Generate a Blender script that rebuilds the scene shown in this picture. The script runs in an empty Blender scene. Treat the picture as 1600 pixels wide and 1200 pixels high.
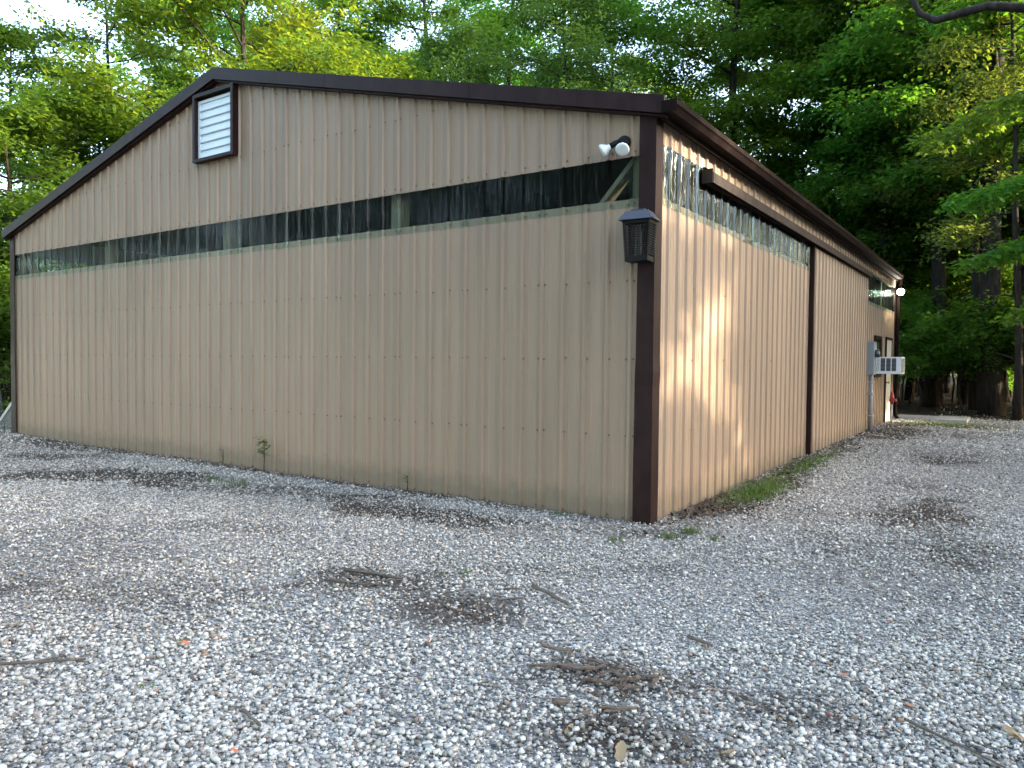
import bpy, math, random
import numpy as np
from mathutils import Vector, Matrix

# ------------------------------------------------------------------ camera, sky, sun, exposure
SC = bpy.context.scene
COL = SC.collection
CAM = np.array([2.6372, -5.9895, 1.4817]); YAW, PITCH, ROLL, FPX = 0.5981, -0.0300, 0.0100, 1167.4
def cam_axes():
    cy, sy, cp, sp = math.cos(YAW), math.sin(YAW), math.cos(PITCH), math.sin(PITCH)
    f = Vector((-sy * cp, cy * cp, sp)); r = Vector((cy, sy, 0)); u = r.cross(f)
    c, s = math.cos(ROLL), math.sin(ROLL)
    return c * r + s * u, -s * r + c * u, f
_r, _u, _f = cam_axes()
cam_data = bpy.data.cameras.new('camera')
cam_data.sensor_width = 36.0; cam_data.lens = FPX * 36.0 / 1600.0
cam_data.clip_start = 0.05; cam_data.clip_end = 2000.0
cam = bpy.data.objects.new('camera', cam_data); COL.objects.link(cam)
M = Matrix((_r, _u, -_f)).transposed().to_4x4(); M.translation = Vector(CAM)
cam.matrix_world = M
SC.camera = cam

SUN_EL = math.radians(16.5); SUN_AZ = math.radians(70.0)        # azimuth from +Y towards +X
to_sun = Vector((math.sin(SUN_AZ) * math.cos(SUN_EL), math.cos(SUN_AZ) * math.cos(SUN_EL), math.sin(SUN_EL)))
world = bpy.data.worlds.new('World'); SC.world = world; world.use_nodes = True
wn = world.node_tree.nodes; wl = world.node_tree.links
sky = wn.new('ShaderNodeTexSky'); sky.sky_type = 'NISHITA'; sky.sun_disc = False
sky.sun_elevation = SUN_EL; sky.sun_rotation = SUN_AZ
sky.air_density = 0.8; sky.dust_density = 1.8; sky.ozone_density = 0.6
wl.new(sky.outputs['Color'], wn['Background'].inputs['Color']); wn['Background'].inputs['Strength'].default_value = 0.15
sd = bpy.data.lights.new('sun', 'SUN'); sd.energy = 2.1; sd.angle = math.radians(0.55); sd.color = (1.0, 0.88, 0.70)
sun = bpy.data.objects.new('sun', sd); COL.objects.link(sun); sun.location = (30, 10, 20)
sun.rotation_euler = to_sun.to_track_quat('Z', 'Y').to_euler()
SC.view_settings.view_transform = 'Standard'; SC.view_settings.look = 'None'
SC.view_settings.exposure = 3.38; SC.view_settings.gamma = 1.0
SC.view_settings.use_white_balance = True; SC.view_settings.white_balance_temperature = 7050   # balanced for open shade, as the photo is
SC.cycles.use_denoising = True
SC.cycles.max_bounces = 7; SC.cycles.diffuse_bounces = 3; SC.cycles.glossy_bounces = 3
SC.cycles.transmission_bounces = 4; SC.cycles.transparent_max_bounces = 8
SC.cycles.caustics_reflective = False; SC.cycles.caustics_refractive = False

rng = np.random.default_rng(7); random.seed(7)

# ------------------------------------------------------------------ materials
def mat(name, base=(0.5, 0.5, 0.5), rough=0.6, metal=0.0, spec=0.5):
    m = bpy.data.materials.new(name); m.use_nodes = True
    b = m.node_tree.nodes['Principled BSDF']
    b.inputs['Base Color'].default_value = (*base, 1); b.inputs['Roughness'].default_value = rough
    b.inputs['Metallic'].default_value = metal; b.inputs['Specular IOR Level'].default_value = spec
    return m
class NT:
    def __init__(s, m): s.t = m.node_tree; s.n = s.t.nodes; s.b = s.n.get('Principled BSDF'); s.out = s.n['Material Output']
    def new(s, k, **kw):
        n = s.n.new(k)
        for a, v in kw.items(): setattr(n, a, v)
        return n
    def link(s, a, b): s.t.links.new(a, b)
    def noise(s, scale, detail=4, rough=0.55, vec=None, dist=0.0):
        n = s.new('ShaderNodeTexNoise'); n.inputs['Scale'].default_value = scale; n.inputs['Detail'].default_value = detail
        n.inputs['Roughness'].default_value = rough; n.inputs['Distortion'].default_value = dist
        if vec is not None: s.link(vec, n.inputs['Vector'])
        return n.outputs['Fac']
    def ramp(s, fac, stops):
        r = s.new('ShaderNodeValToRGB'); e = r.color_ramp.elements
        while len(e) < len(stops): e.new(0.5)
        for k, (p, c) in enumerate(stops):
            e[k].position = p; e[k].color = (*c, 1) if len(c) == 3 else c
        s.link(fac, r.inputs['Fac']); return r.outputs['Color']
    def mix(s, fac, a, b, blend='MIX'):
        n = s.new('ShaderNodeMix', data_type='RGBA', blend_type=blend)
        for sock, v in ((n.inputs[0], fac), (n.inputs[6], a), (n.inputs[7], b)):
            if hasattr(v, 'is_output'): s.link(v, sock)
            elif isinstance(v, (int, float)): sock.default_value = v
            else: sock.default_value = (*v, 1)
        return n.outputs[2]
    def math(s, op, a, b=0.0):
        n = s.new('ShaderNodeMath', operation=op)
        for sock, v in ((n.inputs[0], a), (n.inputs[1], b)):
            if hasattr(v, 'is_output'): s.link(v, sock)
            else: sock.default_value = v
        return n.outputs[0]
    def coord(s, scale=(1, 1, 1), kind='Object'):
        tc = s.new('ShaderNodeTexCoord'); mp = s.new('ShaderNodeMapping'); mp.inputs['Scale'].default_value = scale
        s.link(tc.outputs[kind], mp.inputs['Vector']); return mp.outputs['Vector']
    def bump(s, h, strength=0.3, dist=0.01):
        n = s.new('ShaderNodeBump'); n.inputs['Strength'].default_value = strength; n.inputs['Distance'].default_value = dist
        s.link(h, n.inputs['Height']); s.link(n.outputs['Normal'], s.b.inputs['Normal'])

def make_siding(name, base):
    m = mat(name, base, 0.38, 0.0, 0.32); t = NT(m)
    v = t.coord((1, 1, 1)); streak = t.noise(1.0, 5, 0.6, t.coord((9, 9, 0.5)))
    blot = t.noise(0.8, 4, 0.6, v)
    c = t.mix(t.ramp(streak, [(0.35, (0, 0, 0)), (0.75, (1, 1, 1))]), base, tuple(x * 0.83 for x in base))
    c = t.mix(t.ramp(blot, [(0.42, (0, 0, 0)), (0.7, (0.55, 0.55, 0.55))]), c, tuple(x * y for x, y in zip(base, (1.08, 1.05, 1.0))))
    geo = t.new('ShaderNodeNewGeometry'); sep = t.new('ShaderNodeSeparateXYZ'); t.link(geo.outputs['Position'], sep.inputs[0])
    # splash dirt low on the sheets: an uneven tide line of dried mud
    h = t.math('ADD', sep.outputs['Z'], t.math('MULTIPLY', t.noise(6.0, 6, 0.75, v), -0.42))
    c = t.mix(t.ramp(h, [(0.0, (0.7, 0.7, 0.7)), (0.16, (0, 0, 0))]), c, (0.16, 0.125, 0.09))
    oi = t.new('ShaderNodeObjectInfo'); hv = t.new('ShaderNodeHueSaturation'); t.link(t.math('ADD', t.math('MULTIPLY', oi.outputs['Random'], 0.13), 0.935), hv.inputs['Value']); t.link(c, hv.inputs['Color']); c = hv.outputs['Color']
    t.link(c, t.b.inputs['Base Color'])
    t.link(t.ramp(streak, [(0.2, (0.33,) * 3), (0.8, (0.5,) * 3)]), t.b.inputs['Roughness'])
    t.bump(t.noise(1.7, 2, 0.5, t.coord((1, 1, 0.45))), 0.25, 0.02)
    return m
M_TAN = make_siding('tan_painted_steel', (0.292, 0.213, 0.152))
def make_brown(name, base=(0.017, 0.0068, 0.0066), rough=0.45, sp=0.14):
    m = mat(name, base, rough, 0.0, sp); t = NT(m)
    n = t.noise(3.0, 5, 0.6, t.coord((2, 2, 1)))
    t.link(t.mix(t.ramp(n, [(0.4, (0, 0, 0)), (0.75, (1, 1, 1))]), base, tuple(x * 1.5 + 0.004 for x in base)), t.b.inputs['Base Color'])
    t.bump(t.noise(6.0, 3), 0.12, 0.01)
    return m
M_BROWN = make_brown('dark_brown_steel'); M_GUTTER = make_brown('near_black_brown_steel', (0.008, 0.0045, 0.004), 0.7, 0.04)
M_GREYBROWN = make_brown('weathered_brown_steel', (0.034, 0.027, 0.024), 0.65, 0.06)
def make_wood(name, a, b, scale=(30, 30, 1.5)):
    m = mat(name, a, 0.8); t = NT(m)
    n = t.noise(1.0, 6, 0.65, t.coord(scale)); t.link(t.ramp(n, [(0.3, a), (0.75, b)]), t.b.inputs['Base Color']); t.bump(n, 0.4, 0.004)
    return m
M_WOOD = make_wood('framing_lumber', (0.10, 0.078, 0.052), (0.19, 0.15, 0.105))
M_STICK = make_wood('weathered_twig', (0.035, 0.027, 0.021), (0.15, 0.125, 0.10), (12, 12, 60))
M_BARKCHIP = make_wood('bark_chip', (0.05, 0.032, 0.022), (0.2, 0.145, 0.105), (20, 60, 20))
def make_bark(name, a, b):
    m = mat(name, a, 0.9, 0, 0.2); t = NT(m)
    n = t.noise(1.0, 7, 0.7, t.coord((14, 14, 2.2))); t.link(t.ramp(n, [(0.32, a), (0.72, b)]), t.b.inputs['Base Color']); t.bump(n, 0.8, 0.03)
    return m
M_BARK = make_bark('tree_bark', (0.011, 0.009, 0.0075), (0.05, 0.042, 0.035))

def make_leaf(name, dark, light, trans, tw=0.48, vary=0.5):
    m = bpy.data.materials.new(name); m.use_nodes = True; t = NT(m)
    at = t.new('ShaderNodeAttribute', attribute_name='tone'); oi = t.new('ShaderNodeObjectInfo')
    c = t.mix(at.outputs['Fac'], dark, light)
    hs = t.new('ShaderNodeHueSaturation')
    t.link(t.math('ADD', t.math('MULTIPLY', oi.outputs['Random'], 0.05), 0.475), hs.inputs['Hue'])
    t.link(t.math('ADD', t.math('MULTIPLY', oi.outputs['Random'], vary), 1.0 - vary * 0.5), hs.inputs['Value'])
    t.link(c, hs.inputs['Color'])
    t.link(hs.outputs['Color'], t.b.inputs['Base Color']); t.b.inputs['Roughness'].default_value = 0.45; t.b.inputs['Specular IOR Level'].default_value = 0.3
    tr = t.new('ShaderNodeBsdfTranslucent')
    c2 = t.mix(at.outputs['Fac'], tuple(x * 0.7 for x in trans), trans); hs2 = t.new('ShaderNodeHueSaturation')
    t.link(t.math('ADD', t.math('MULTIPLY', oi.outputs['Random'], 0.05), 0.475), hs2.inputs['Hue']); t.link(c2, hs2.inputs['Color'])
    t.link(hs2.outputs['Color'], tr.inputs['Color'])
    mx = t.new('ShaderNodeMixShader'); mx.inputs['Fac'].default_value = tw
    t.link(t.b.outputs[0], mx.inputs[1]); t.link(tr.outputs[0], mx.inputs[2]); t.link(mx.outputs[0], t.out.inputs['Surface'])
    return m
M_LEAF = make_leaf('broad_leaf', (0.034, 0.10, 0.018), (0.085, 0.19, 0.036), (0.22, 0.44, 0.035))
M_LEAF2 = make_leaf('ash_leaf', (0.034, 0.085, 0.026), (0.075, 0.15, 0.05), (0.24, 0.34, 0.04))
M_LEAFY = make_leaf('young_leaf', (0.05, 0.13, 0.02), (0.11, 0.21, 0.035), (0.34, 0.44, 0.03))
M_GRASS = make_leaf('grass_blade', (0.04, 0.09, 0.02), (0.10, 0.17, 0.04), (0.2, 0.28, 0.04), 0.3)
M_ORANGE = mat('orange_dead_leaf', (0.5, 0.13, 0.035), 0.6)
M_RUST = mat('rust_dead_leaf', (0.22, 0.06, 0.025), 0.6)
M_DRYLEAF = mat('dry_brown_leaf', (0.27, 0.19, 0.10), 0.7)
def make_litter():
    m = mat('brown_leaf_litter', (0.07, 0.045, 0.03), 0.85); t = NT(m)
    at = t.new('ShaderNodeAttribute', attribute_name='tone')
    t.link(t.ramp(at.outputs['Fac'], [(0.0, (0.022, 0.015, 0.011)), (0.6, (0.075, 0.05, 0.032)), (1.0, (0.17, 0.115, 0.07))]), t.b.inputs['Base Color']); return m
M_LITTER = make_litter()

def make_clear(nm, gloss, wav):
    m = bpy.data.materials.new(nm); m.use_nodes = True; t = NT(m)
    t.b.inputs['Base Color'].default_value = (0.55, 0.62, 0.58, 1); t.b.inputs['Roughness'].default_value = 0.6
    tp = t.new('ShaderNodeBsdfTransparent'); tp.inputs['Color'].default_value = (0.80, 0.90, 0.87, 1)
    gl = t.new('ShaderNodeBsdfGlossy'); gl.inputs['Roughness'].default_value = 0.09; gl.inputs['Color'].default_value = (0.95, 1, 1, 1)
    lw = t.new('ShaderNodeFresnel'); lw.inputs['IOR'].default_value = 1.5
    nz = t.new('ShaderNodeBump'); nz.inputs['Strength'].default_value = wav; nz.inputs['Distance'].default_value = 0.012
    t.link(t.noise(1.0, 3, 0.6, t.coord((22, 22, 2.2))), nz.inputs['Height']); t.link(nz.outputs['Normal'], gl.inputs['Normal']); t.link(nz.outputs['Normal'], lw.inputs['Normal'])
    a = t.new('ShaderNodeMixShader'); t.link(t.math('MULTIPLY', lw.outputs[0], gloss), a.inputs['Fac']); t.link(tp.outputs[0], a.inputs[1]); t.link(gl.outputs[0], a.inputs[2])
    b = t.new('ShaderNodeMixShader')
    st = t.noise(1.0, 6, 0.75, t.coord((45, 45, 3.0))); sp = t.noise(60, 2, 0.5, t.coord((1, 1, 1)))
    d = t.math('ADD', t.ramp(st, [(0.55, (0.004,) * 3), (0.85, (0.18,) * 3)]), t.ramp(sp, [(0.68, (0,) * 3), (0.78, (0.2,) * 3)]))
    t.link(d, b.inputs['Fac']); t.link(a.outputs[0], b.inputs[1]); t.link(t.b.outputs[0], b.inputs[2])
    t.link(b.outputs[0], t.out.inputs['Surface'])
    return m
M_CLEAR = make_clear('clear_corrugated_plastic', 0.22, 0.12); M_CLEAR3 = make_clear('dull_clear_plastic', 0.08, 0.6); M_CLEAR2 = make_clear('wavy_clear_plastic', 1.25, 0.8)
M_WHITE = mat('white_enamel', (0.74, 0.76, 0.76), 0.45)
M_LOUVER = mat('pale_louver_paint', (0.62, 0.72, 0.78), 0.5)
M_DOOR = mat('off_white_door_paint', (0.42, 0.43, 0.42), 0.5)
M_BLACK = mat('black_plastic', (0.006, 0.006, 0.007), 0.5, 0, 0.2)
M_OPENING_SHADE = mat('painted_opening_shade', (0.01, 0.01, 0.012), 0.8)  # near-black colour painted in for the shade inside vent and grille openings
M_BLUEBLACK = mat('satin_black_cap', (0.035, 0.042, 0.055), 0.35, 0.0, 0.6)
M_GREY = mat('grey_utility_paint', (0.20, 0.235, 0.25), 0.5)
M_CONDUIT = mat('grey_conduit', (0.23, 0.23, 0.235), 0.55)
M_RED = mat('red_cast_iron', (0.36, 0.02, 0.022), 0.45)
M_GALV = mat('galvanised_steel', (0.42, 0.43, 0.43), 0.45, 0.6)
M_SCREW = mat('screw_head', (0.10, 0.085, 0.07), 0.3, 0.3)
M_BRASS = mat('brass', (0.5, 0.33, 0.1), 0.35, 1.0)
M_GLASS = mat('window_glass', (0.03, 0.04, 0.045), 0.06, 0.0, 0.8)
M_BULB = mat('frosted_bulb', (0.72, 0.78, 0.76), 0.35)
M_GRID = mat('zapper_grid', (0.09, 0.09, 0.09), 0.4, 0.3)
def make_concrete():
    m = mat('concrete', (0.4, 0.39, 0.37), 0.9); t = NT(m)
    n = t.noise(7, 6, 0.65, t.coord()); t.link(t.ramp(n, [(0.3, (0.24, 0.235, 0.22)), (0.7, (0.42, 0.41, 0.39))]), t.b.inputs['Base Color']); t.bump(n, 0.3, 0.01); return m
M_CONC = make_concrete()
def make_lit():
    m = mat('lit_lamp_lens', (1, 1, 1), 0.4); b = m.node_tree.nodes['Principled BSDF']
    b.inputs['Emission Color'].default_value = (1.0, 0.97, 0.88, 1); b.inputs['Emission Strength'].default_value = 5.0; return m
M_LIT = make_lit()

# ------------------------------------------------------------------ mesh helpers
class MB:
    def __init__(s): s.v = []; s.f = []
    def add(s, vs, fs):
        b = len(s.v); s.v += [tuple(p) for p in vs]; s.f += [tuple(b + i for i in q) for q in fs]; return s
    def box(s, x0, x1, y0, y1, z0, z1, mtx=None):
        vs = [Vector((x, y, z)) for x in (x0, x1) for y in (y0, y1) for z in (z0, z1)]
        if mtx is not None: vs = [mtx @ q for q in vs]
        return s.add(vs, [(0, 1, 3, 2), (4, 6, 7, 5), (0, 4, 5, 1), (2, 3, 7, 6), (0, 2, 6, 4), (1, 5, 7, 3)])
    def bar(s, a, b, w, h, up=(0, 0, 1)):
        a, b = Vector(a), Vector(b); d = b - a; L = d.length; d.normalize()
        sd_ = d.cross(Vector(up))
        if sd_.length < 1e-4: sd_ = d.cross(Vector((1, 0, 0)))
        sd_.normalize(); u = sd_.cross(d)
        m = Matrix((d, sd_, u)).transposed().to_4x4(); m.translation = a
        return s.box(0, L, -w / 2, w / 2, -h / 2, h / 2, m)
    def tube(s, pts, rads, n=8, cap=True):
        pts = [Vector(q) for q in pts]; rings = []; prev = None
        for i, q in enumerate(pts):
            d = (pts[min(i + 1, len(pts) - 1)] - pts[max(i - 1, 0)]).normalized()
            if prev is None: sx = d.cross(Vector((0.13, 0.31, 0.94)));  sx = sx if sx.length > 1e-3 else d.cross(Vector((1, 0, 0)))
            else: sx = prev - d * prev.dot(d)
            sx.normalize(); prev = sx; sy = d.cross(sx); r = rads[i] if hasattr(rads, '__len__') else rads
            rings.append([q + (sx * math.cos(2 * math.pi * k / n) + sy * math.sin(2 * math.pi * k / n)) * r for k in range(n)])
        vs = [p for r in rings for p in r]; fs = []
        for i in range(len(pts) - 1):
            for k in range(n): fs.append((i * n + k, i * n + (k + 1) % n, (i + 1) * n + (k + 1) % n, (i + 1) * n + k))
        if cap: fs.append(tuple(range(n - 1, -1, -1))); fs.append(tuple((len(pts) - 1) * n + k for k in range(n)))
        return s.add(vs, fs)
    def prism(s, poly, axis, a, b):
        n = len(poly); P = (lambda u, w, t: (t, u, w)) if axis == 'x' else ((lambda u, w, t: (u, t, w)) if axis == 'y' else (lambda u, w, t: (u, w, t)))
        vs = [P(u, w, a) for u, w in poly] + [P(u, w, b) for u, w in poly]
        return s.add(vs, [tuple(range(n - 1, -1, -1)), tuple(range(n, 2 * n))] + [(k, (k + 1) % n, n + (k + 1) % n, n + k) for k in range(n)])
    def build(s, name, m, parent=None, smooth=False, loc=None):
        me = bpy.data.meshes.new(name); me.from_pydata(s.v, [], s.f); me.update()
        if smooth: me.polygons.foreach_set('use_smooth', [True] * len(me.polygons))
        me.materials.append(m); o = bpy.data.objects.new(name, me); COL.objects.link(o)
        if parent is not None: o.parent = parent
        if loc is not None: o.location = loc
        return o
def np_mesh(name, verts, faces, m, tone=None, smooth=False):
    verts = np.asarray(verts, np.float32); faces = np.asarray(faces, np.int32); k = faces.shape[1]; n = len(faces)
    me = bpy.data.meshes.new(name); me.vertices.add(len(verts)); me.vertices.foreach_set('co', verts.ravel())
    me.loops.add(n * k); me.loops.foreach_set('vertex_index', faces.ravel())
    me.polygons.add(n); me.polygons.foreach_set('loop_start', np.arange(0, n * k, k, dtype=np.int32))
    if smooth: me.polygons.foreach_set('use_smooth', np.ones(n, bool))
    if tone is not None:
        a = me.attributes.new('tone', 'FLOAT', 'FACE'); a.data.foreach_set('value', np.asarray(tone, np.float32))
    me.update(calc_edges=True); me.validate(); me.materials.append(m); return me
def link(name, me, parent=None, loc=None):
    o = bpy.data.objects.new(name, me); COL.objects.link(o)
    if parent is not None: o.parent = parent
    if loc is not None: o.location = loc
    return o
def tag(o, label=None, cat=None, group=None, kind=None):
    for k, v in (('label', label), ('category', cat), ('group', group), ('kind', kind)):
        if v: o[k] = v
    return o
def empty(name, loc=(0, 0, 0), label=None, cat=None, group=None, rz=0.0):
    o = bpy.data.objects.new(name, None); COL.objects.link(o); o.location = loc; o.rotation_euler = (0, 0, rz)
    o.empty_display_size = 0.1
    return tag(o, label, cat, group)

# ------------------------------------------------------------------ the ground
def sstep(a, b, x): t = np.clip((x - a) / (b - a), 0, 1); return t * t * (3 - 2 * t)
def H(x, y):
    x = np.asarray(x, float); y = np.asarray(y, float)
    h = 0.085 + 0.035 * sstep(-9, -12.5, x) + 0.065 * sstep(1, 7, y)
    amp = 0.35 + 0.65 * sstep(0.0, 2.5, np.maximum(-y, x))
    h = h + amp * (0.016 * np.sin(1.1 * x + 0.7 * y) * np.cos(0.9 * y - 0.4 * x + 1) + 0.008 * np.sin(3.1 * x - 2.3 * y + 2) + 0.005 * np.sin(5.3 * y + 4.1 * x))
    h = h + 0.5 * sstep(19, 45, y) + 0.3 * sstep(-15, -40, x)
    return h
DIRT = [(-6.0, -0.05, 6.6, 0.16, 0.0, 0.6), (-9.5, -0.3, 2.0, 0.25, 0.0, 0.5),   # centre x, y, radius x, radius y, angle, strength : bare or muddy places in the gravel
    (-6.5, -1.5, 1.8, 0.55, 0.45, 0.95), (-8.6, -0.9, 1.2, 0.35, 0.4, 0.6), (-1.9, -0.85, 1.3, 0.38, 0.15, 0.75), (-3.4, -0.75, 1.2, 0.3, 0.2, 0.5), (-0.75, -2.6, 0.65, 0.36, 0.3, 0.52),
    (0.1, -2.72, 0.5, 0.34, 0.4, 0.5), (1.2, -3.1, 0.5, 0.28, 0.5, 0.52), (1.35, -3.55, 0.6, 0.26, 0.5, 0.6), (1.95, 1.9, 0.45, 1.2, 0.0, 0.65), (2.4, 0.4, 0.35, 0.8, 0.0, 0.4), (0.25, 1.2, 0.28, 0.9, 0.0, 0.85),
    (0.3, 3.2, 0.35, 1.6, 0.0, 0.75), (0.2, 6.5, 0.35, 2.8, 0.0, 0.7), (0.5, 10.8, 0.75, 2.2, 0.0, 0.85), (1.2, 13.2, 1.6, 0.8, 0.0, 0.6),
    (1.6, 6.2, 0.5, 0.7, 0, 0.35), (-1.6, -3.6, 0.8, 0.3, 0.6, 0.35), (0.0, -0.45, 0.4, 0.2, 0.6, 0.45), (1.9, -2.9, 0.5, 0.18, 0.6, 0.5), (-4.6, -1.2, 0.9, 0.25, 0.4, 0.5), (0.1, -1.7, 0.8, 0.2, 0.5, 0.4), (-2.6, -2.2, 0.9, 0.22, 0.5, 0.4)]
def vnoise(x, y, sc, seed):
    g = np.random.default_rng(seed).random((64, 64)); u = np.asarray(x) * sc + 700.3; w = np.asarray(y) * sc + 700.7
    i = np.floor(u).astype(int); j = np.floor(w).astype(int); a = u - i; b = w - j; a = a * a * (3 - 2 * a); b = b * b * (3 - 2 * b)
    f = lambda p, q: g[p % 64, q % 64]
    return (f(i, j) * (1 - a) + f(i + 1, j) * a) * (1 - b) + (f(i, j + 1) * (1 - a) + f(i + 1, j + 1) * a) * b
def dirt(x, y):
    d = np.zeros_like(np.asarray(x, float))
    wob = (vnoise(x, y, 2.2, 3) - 0.5) * 0.9 + (vnoise(x, y, 7.0, 4) - 0.5) * 0.7
    for cx, cy, rx, ry, an, s in DIRT:
        c, q = math.cos(an), math.sin(an); u = ((x - cx) * c + (y - cy) * q) / rx; w = (-(x - cx) * q + (y - cy) * c) / ry
        d = np.maximum(d, s * (1 - sstep(0.45, 1.25, np.sqrt(u * u + w * w) + wob)))
    return np.clip(d + 0.28 * sstep(0.62, 0.85, vnoise(x, y, 0.9, 11)), 0, 1)
def fines(x, y):  # wheel-worn places where the stone is packed down into dusty fines
    a, b = math.cos(0.62), math.sin(0.62); u = x * a + y * b; w = -x * b + y * a
    band = np.exp(-((w - 1.2 * np.sin(u * 0.25) + 0.1) / 0.42) ** 2) + np.exp(-((w - 1.2 * np.sin(u * 0.25) + 2.1) / 0.42) ** 2)
    return np.clip((0.75 * band + 0.8 * sstep(0.55, 0.8, vnoise(x, y, 0.55, 51))) * (0.4 + 1.0 * vnoise(x, y, 2.3, 52)), 0, 1)
def woods(x, y):  # 1 where the gravel yard gives way to the forest floor
    e = (vnoise(x, y, 0.7, 21) - 0.5) * 1.6
    a = sstep(15.2, 16.4, y + e); b = sstep(-13.0, -14.2, x + e * 0.6) * sstep(-2.6, -0.6, y + e)
    c = sstep(-20, -23, x + e); d = sstep(11, 13, x + e); g = sstep(-15, -18, y + e)
    return np.maximum.reduce([a, b, c, d, g])
def axis(lo, hi, f0, f1, step):
    fine = np.arange(f0, f1 + 1e-6, step); l, r = [], []
    p, s_ = f0, step
    while p > lo: s_ *= 1.35; p -= s_; l.append(max(p, lo))
    p, s_ = f1, step
    while p < hi: s_ *= 1.35; p += s_; r.append(min(p, hi))
    return np.array(l[::-1] + list(fine) + r)
gx = axis(-400, 400, -15, 5, 0.16); gy = axis(-400, 400, -6, 17, 0.16)
GX, GY = np.meshgrid(gx, gy, indexing='ij'); GZ = H(GX, GY)
nx, ny = len(gx), len(gy); idx = np.arange(nx * ny).reshape(nx, ny)
gf = np.stack([idx[:-1, :-1], idx[1:, :-1], idx[1:, 1:], idx[:-1, 1:]], -1).reshape(-1, 4)
def make_ground():
    m = mat('gravel_and_soil', (0.2, 0.2, 0.2), 0.95, 0, 0.2); t = NT(m)
    a1 = t.new('ShaderNodeAttribute', attribute_name='soil'); a2 = t.new('ShaderNodeAttribute', attribute_name='wood')
    v = t.coord()
    vo = t.new('ShaderNodeTexVoronoi'); vo.inputs['Scale'].default_value = 85; t.link(v, vo.inputs['Vector'])
    sep = t.new('ShaderNodeSeparateColor'); t.link(vo.outputs['Color'], sep.inputs[0])
    stone = t.ramp(sep.outputs[0], [(0.0, (0.07, 0.068, 0.064)), (0.5, (0.26, 0.25, 0.235)), (1.0, (0.52, 0.51, 0.49))])
    n = t.noise(16, 6, 0.7, v); soil = t.ramp(n, [(0.3, (0.03, 0.025, 0.021)), (0.7, (0.115, 0.096, 0.08))])
    k = t.ramp(t.math('ADD', a1.outputs['Fac'], t.math('MULTIPLY', t.noise(5, 5, 0.65, v), 0.5)), [(0.42, (0.0,) * 3), (0.85, (1,) * 3)])
    c = t.mix(k, stone, soil)
    n2 = t.noise(3.5, 7, 0.7, v); floor = t.ramp(n2, [(0.3, (0.008, 0.008, 0.005)), (0.55, (0.022, 0.017, 0.011)), (0.75, (0.018, 0.026, 0.01))])
    c = t.mix(a2.outputs['Fac'], c, floor); t.link(c, t.b.inputs['Base Color'])
    t.bump(t.math('ADD', t.math('MULTIPLY', vo.outputs['Distance'], -0.9), n), 0.9, 0.02); return m
gme = np_mesh('ground', np.stack([GX, GY, GZ], -1).reshape(-1, 3), gf, make_ground(), smooth=True)
for nm, arr in (('soil', dirt(GX, GY)), ('wood', woods(GX, GY))):
    a = gme.attributes.new(nm, 'FLOAT', 'POINT'); a.data.foreach_set('value', arr.ravel().astype(np.float32))
tag(link('ground', gme), 'grey gravel yard with bare muddy patches running up to the woods', 'ground', kind='structure')

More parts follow.
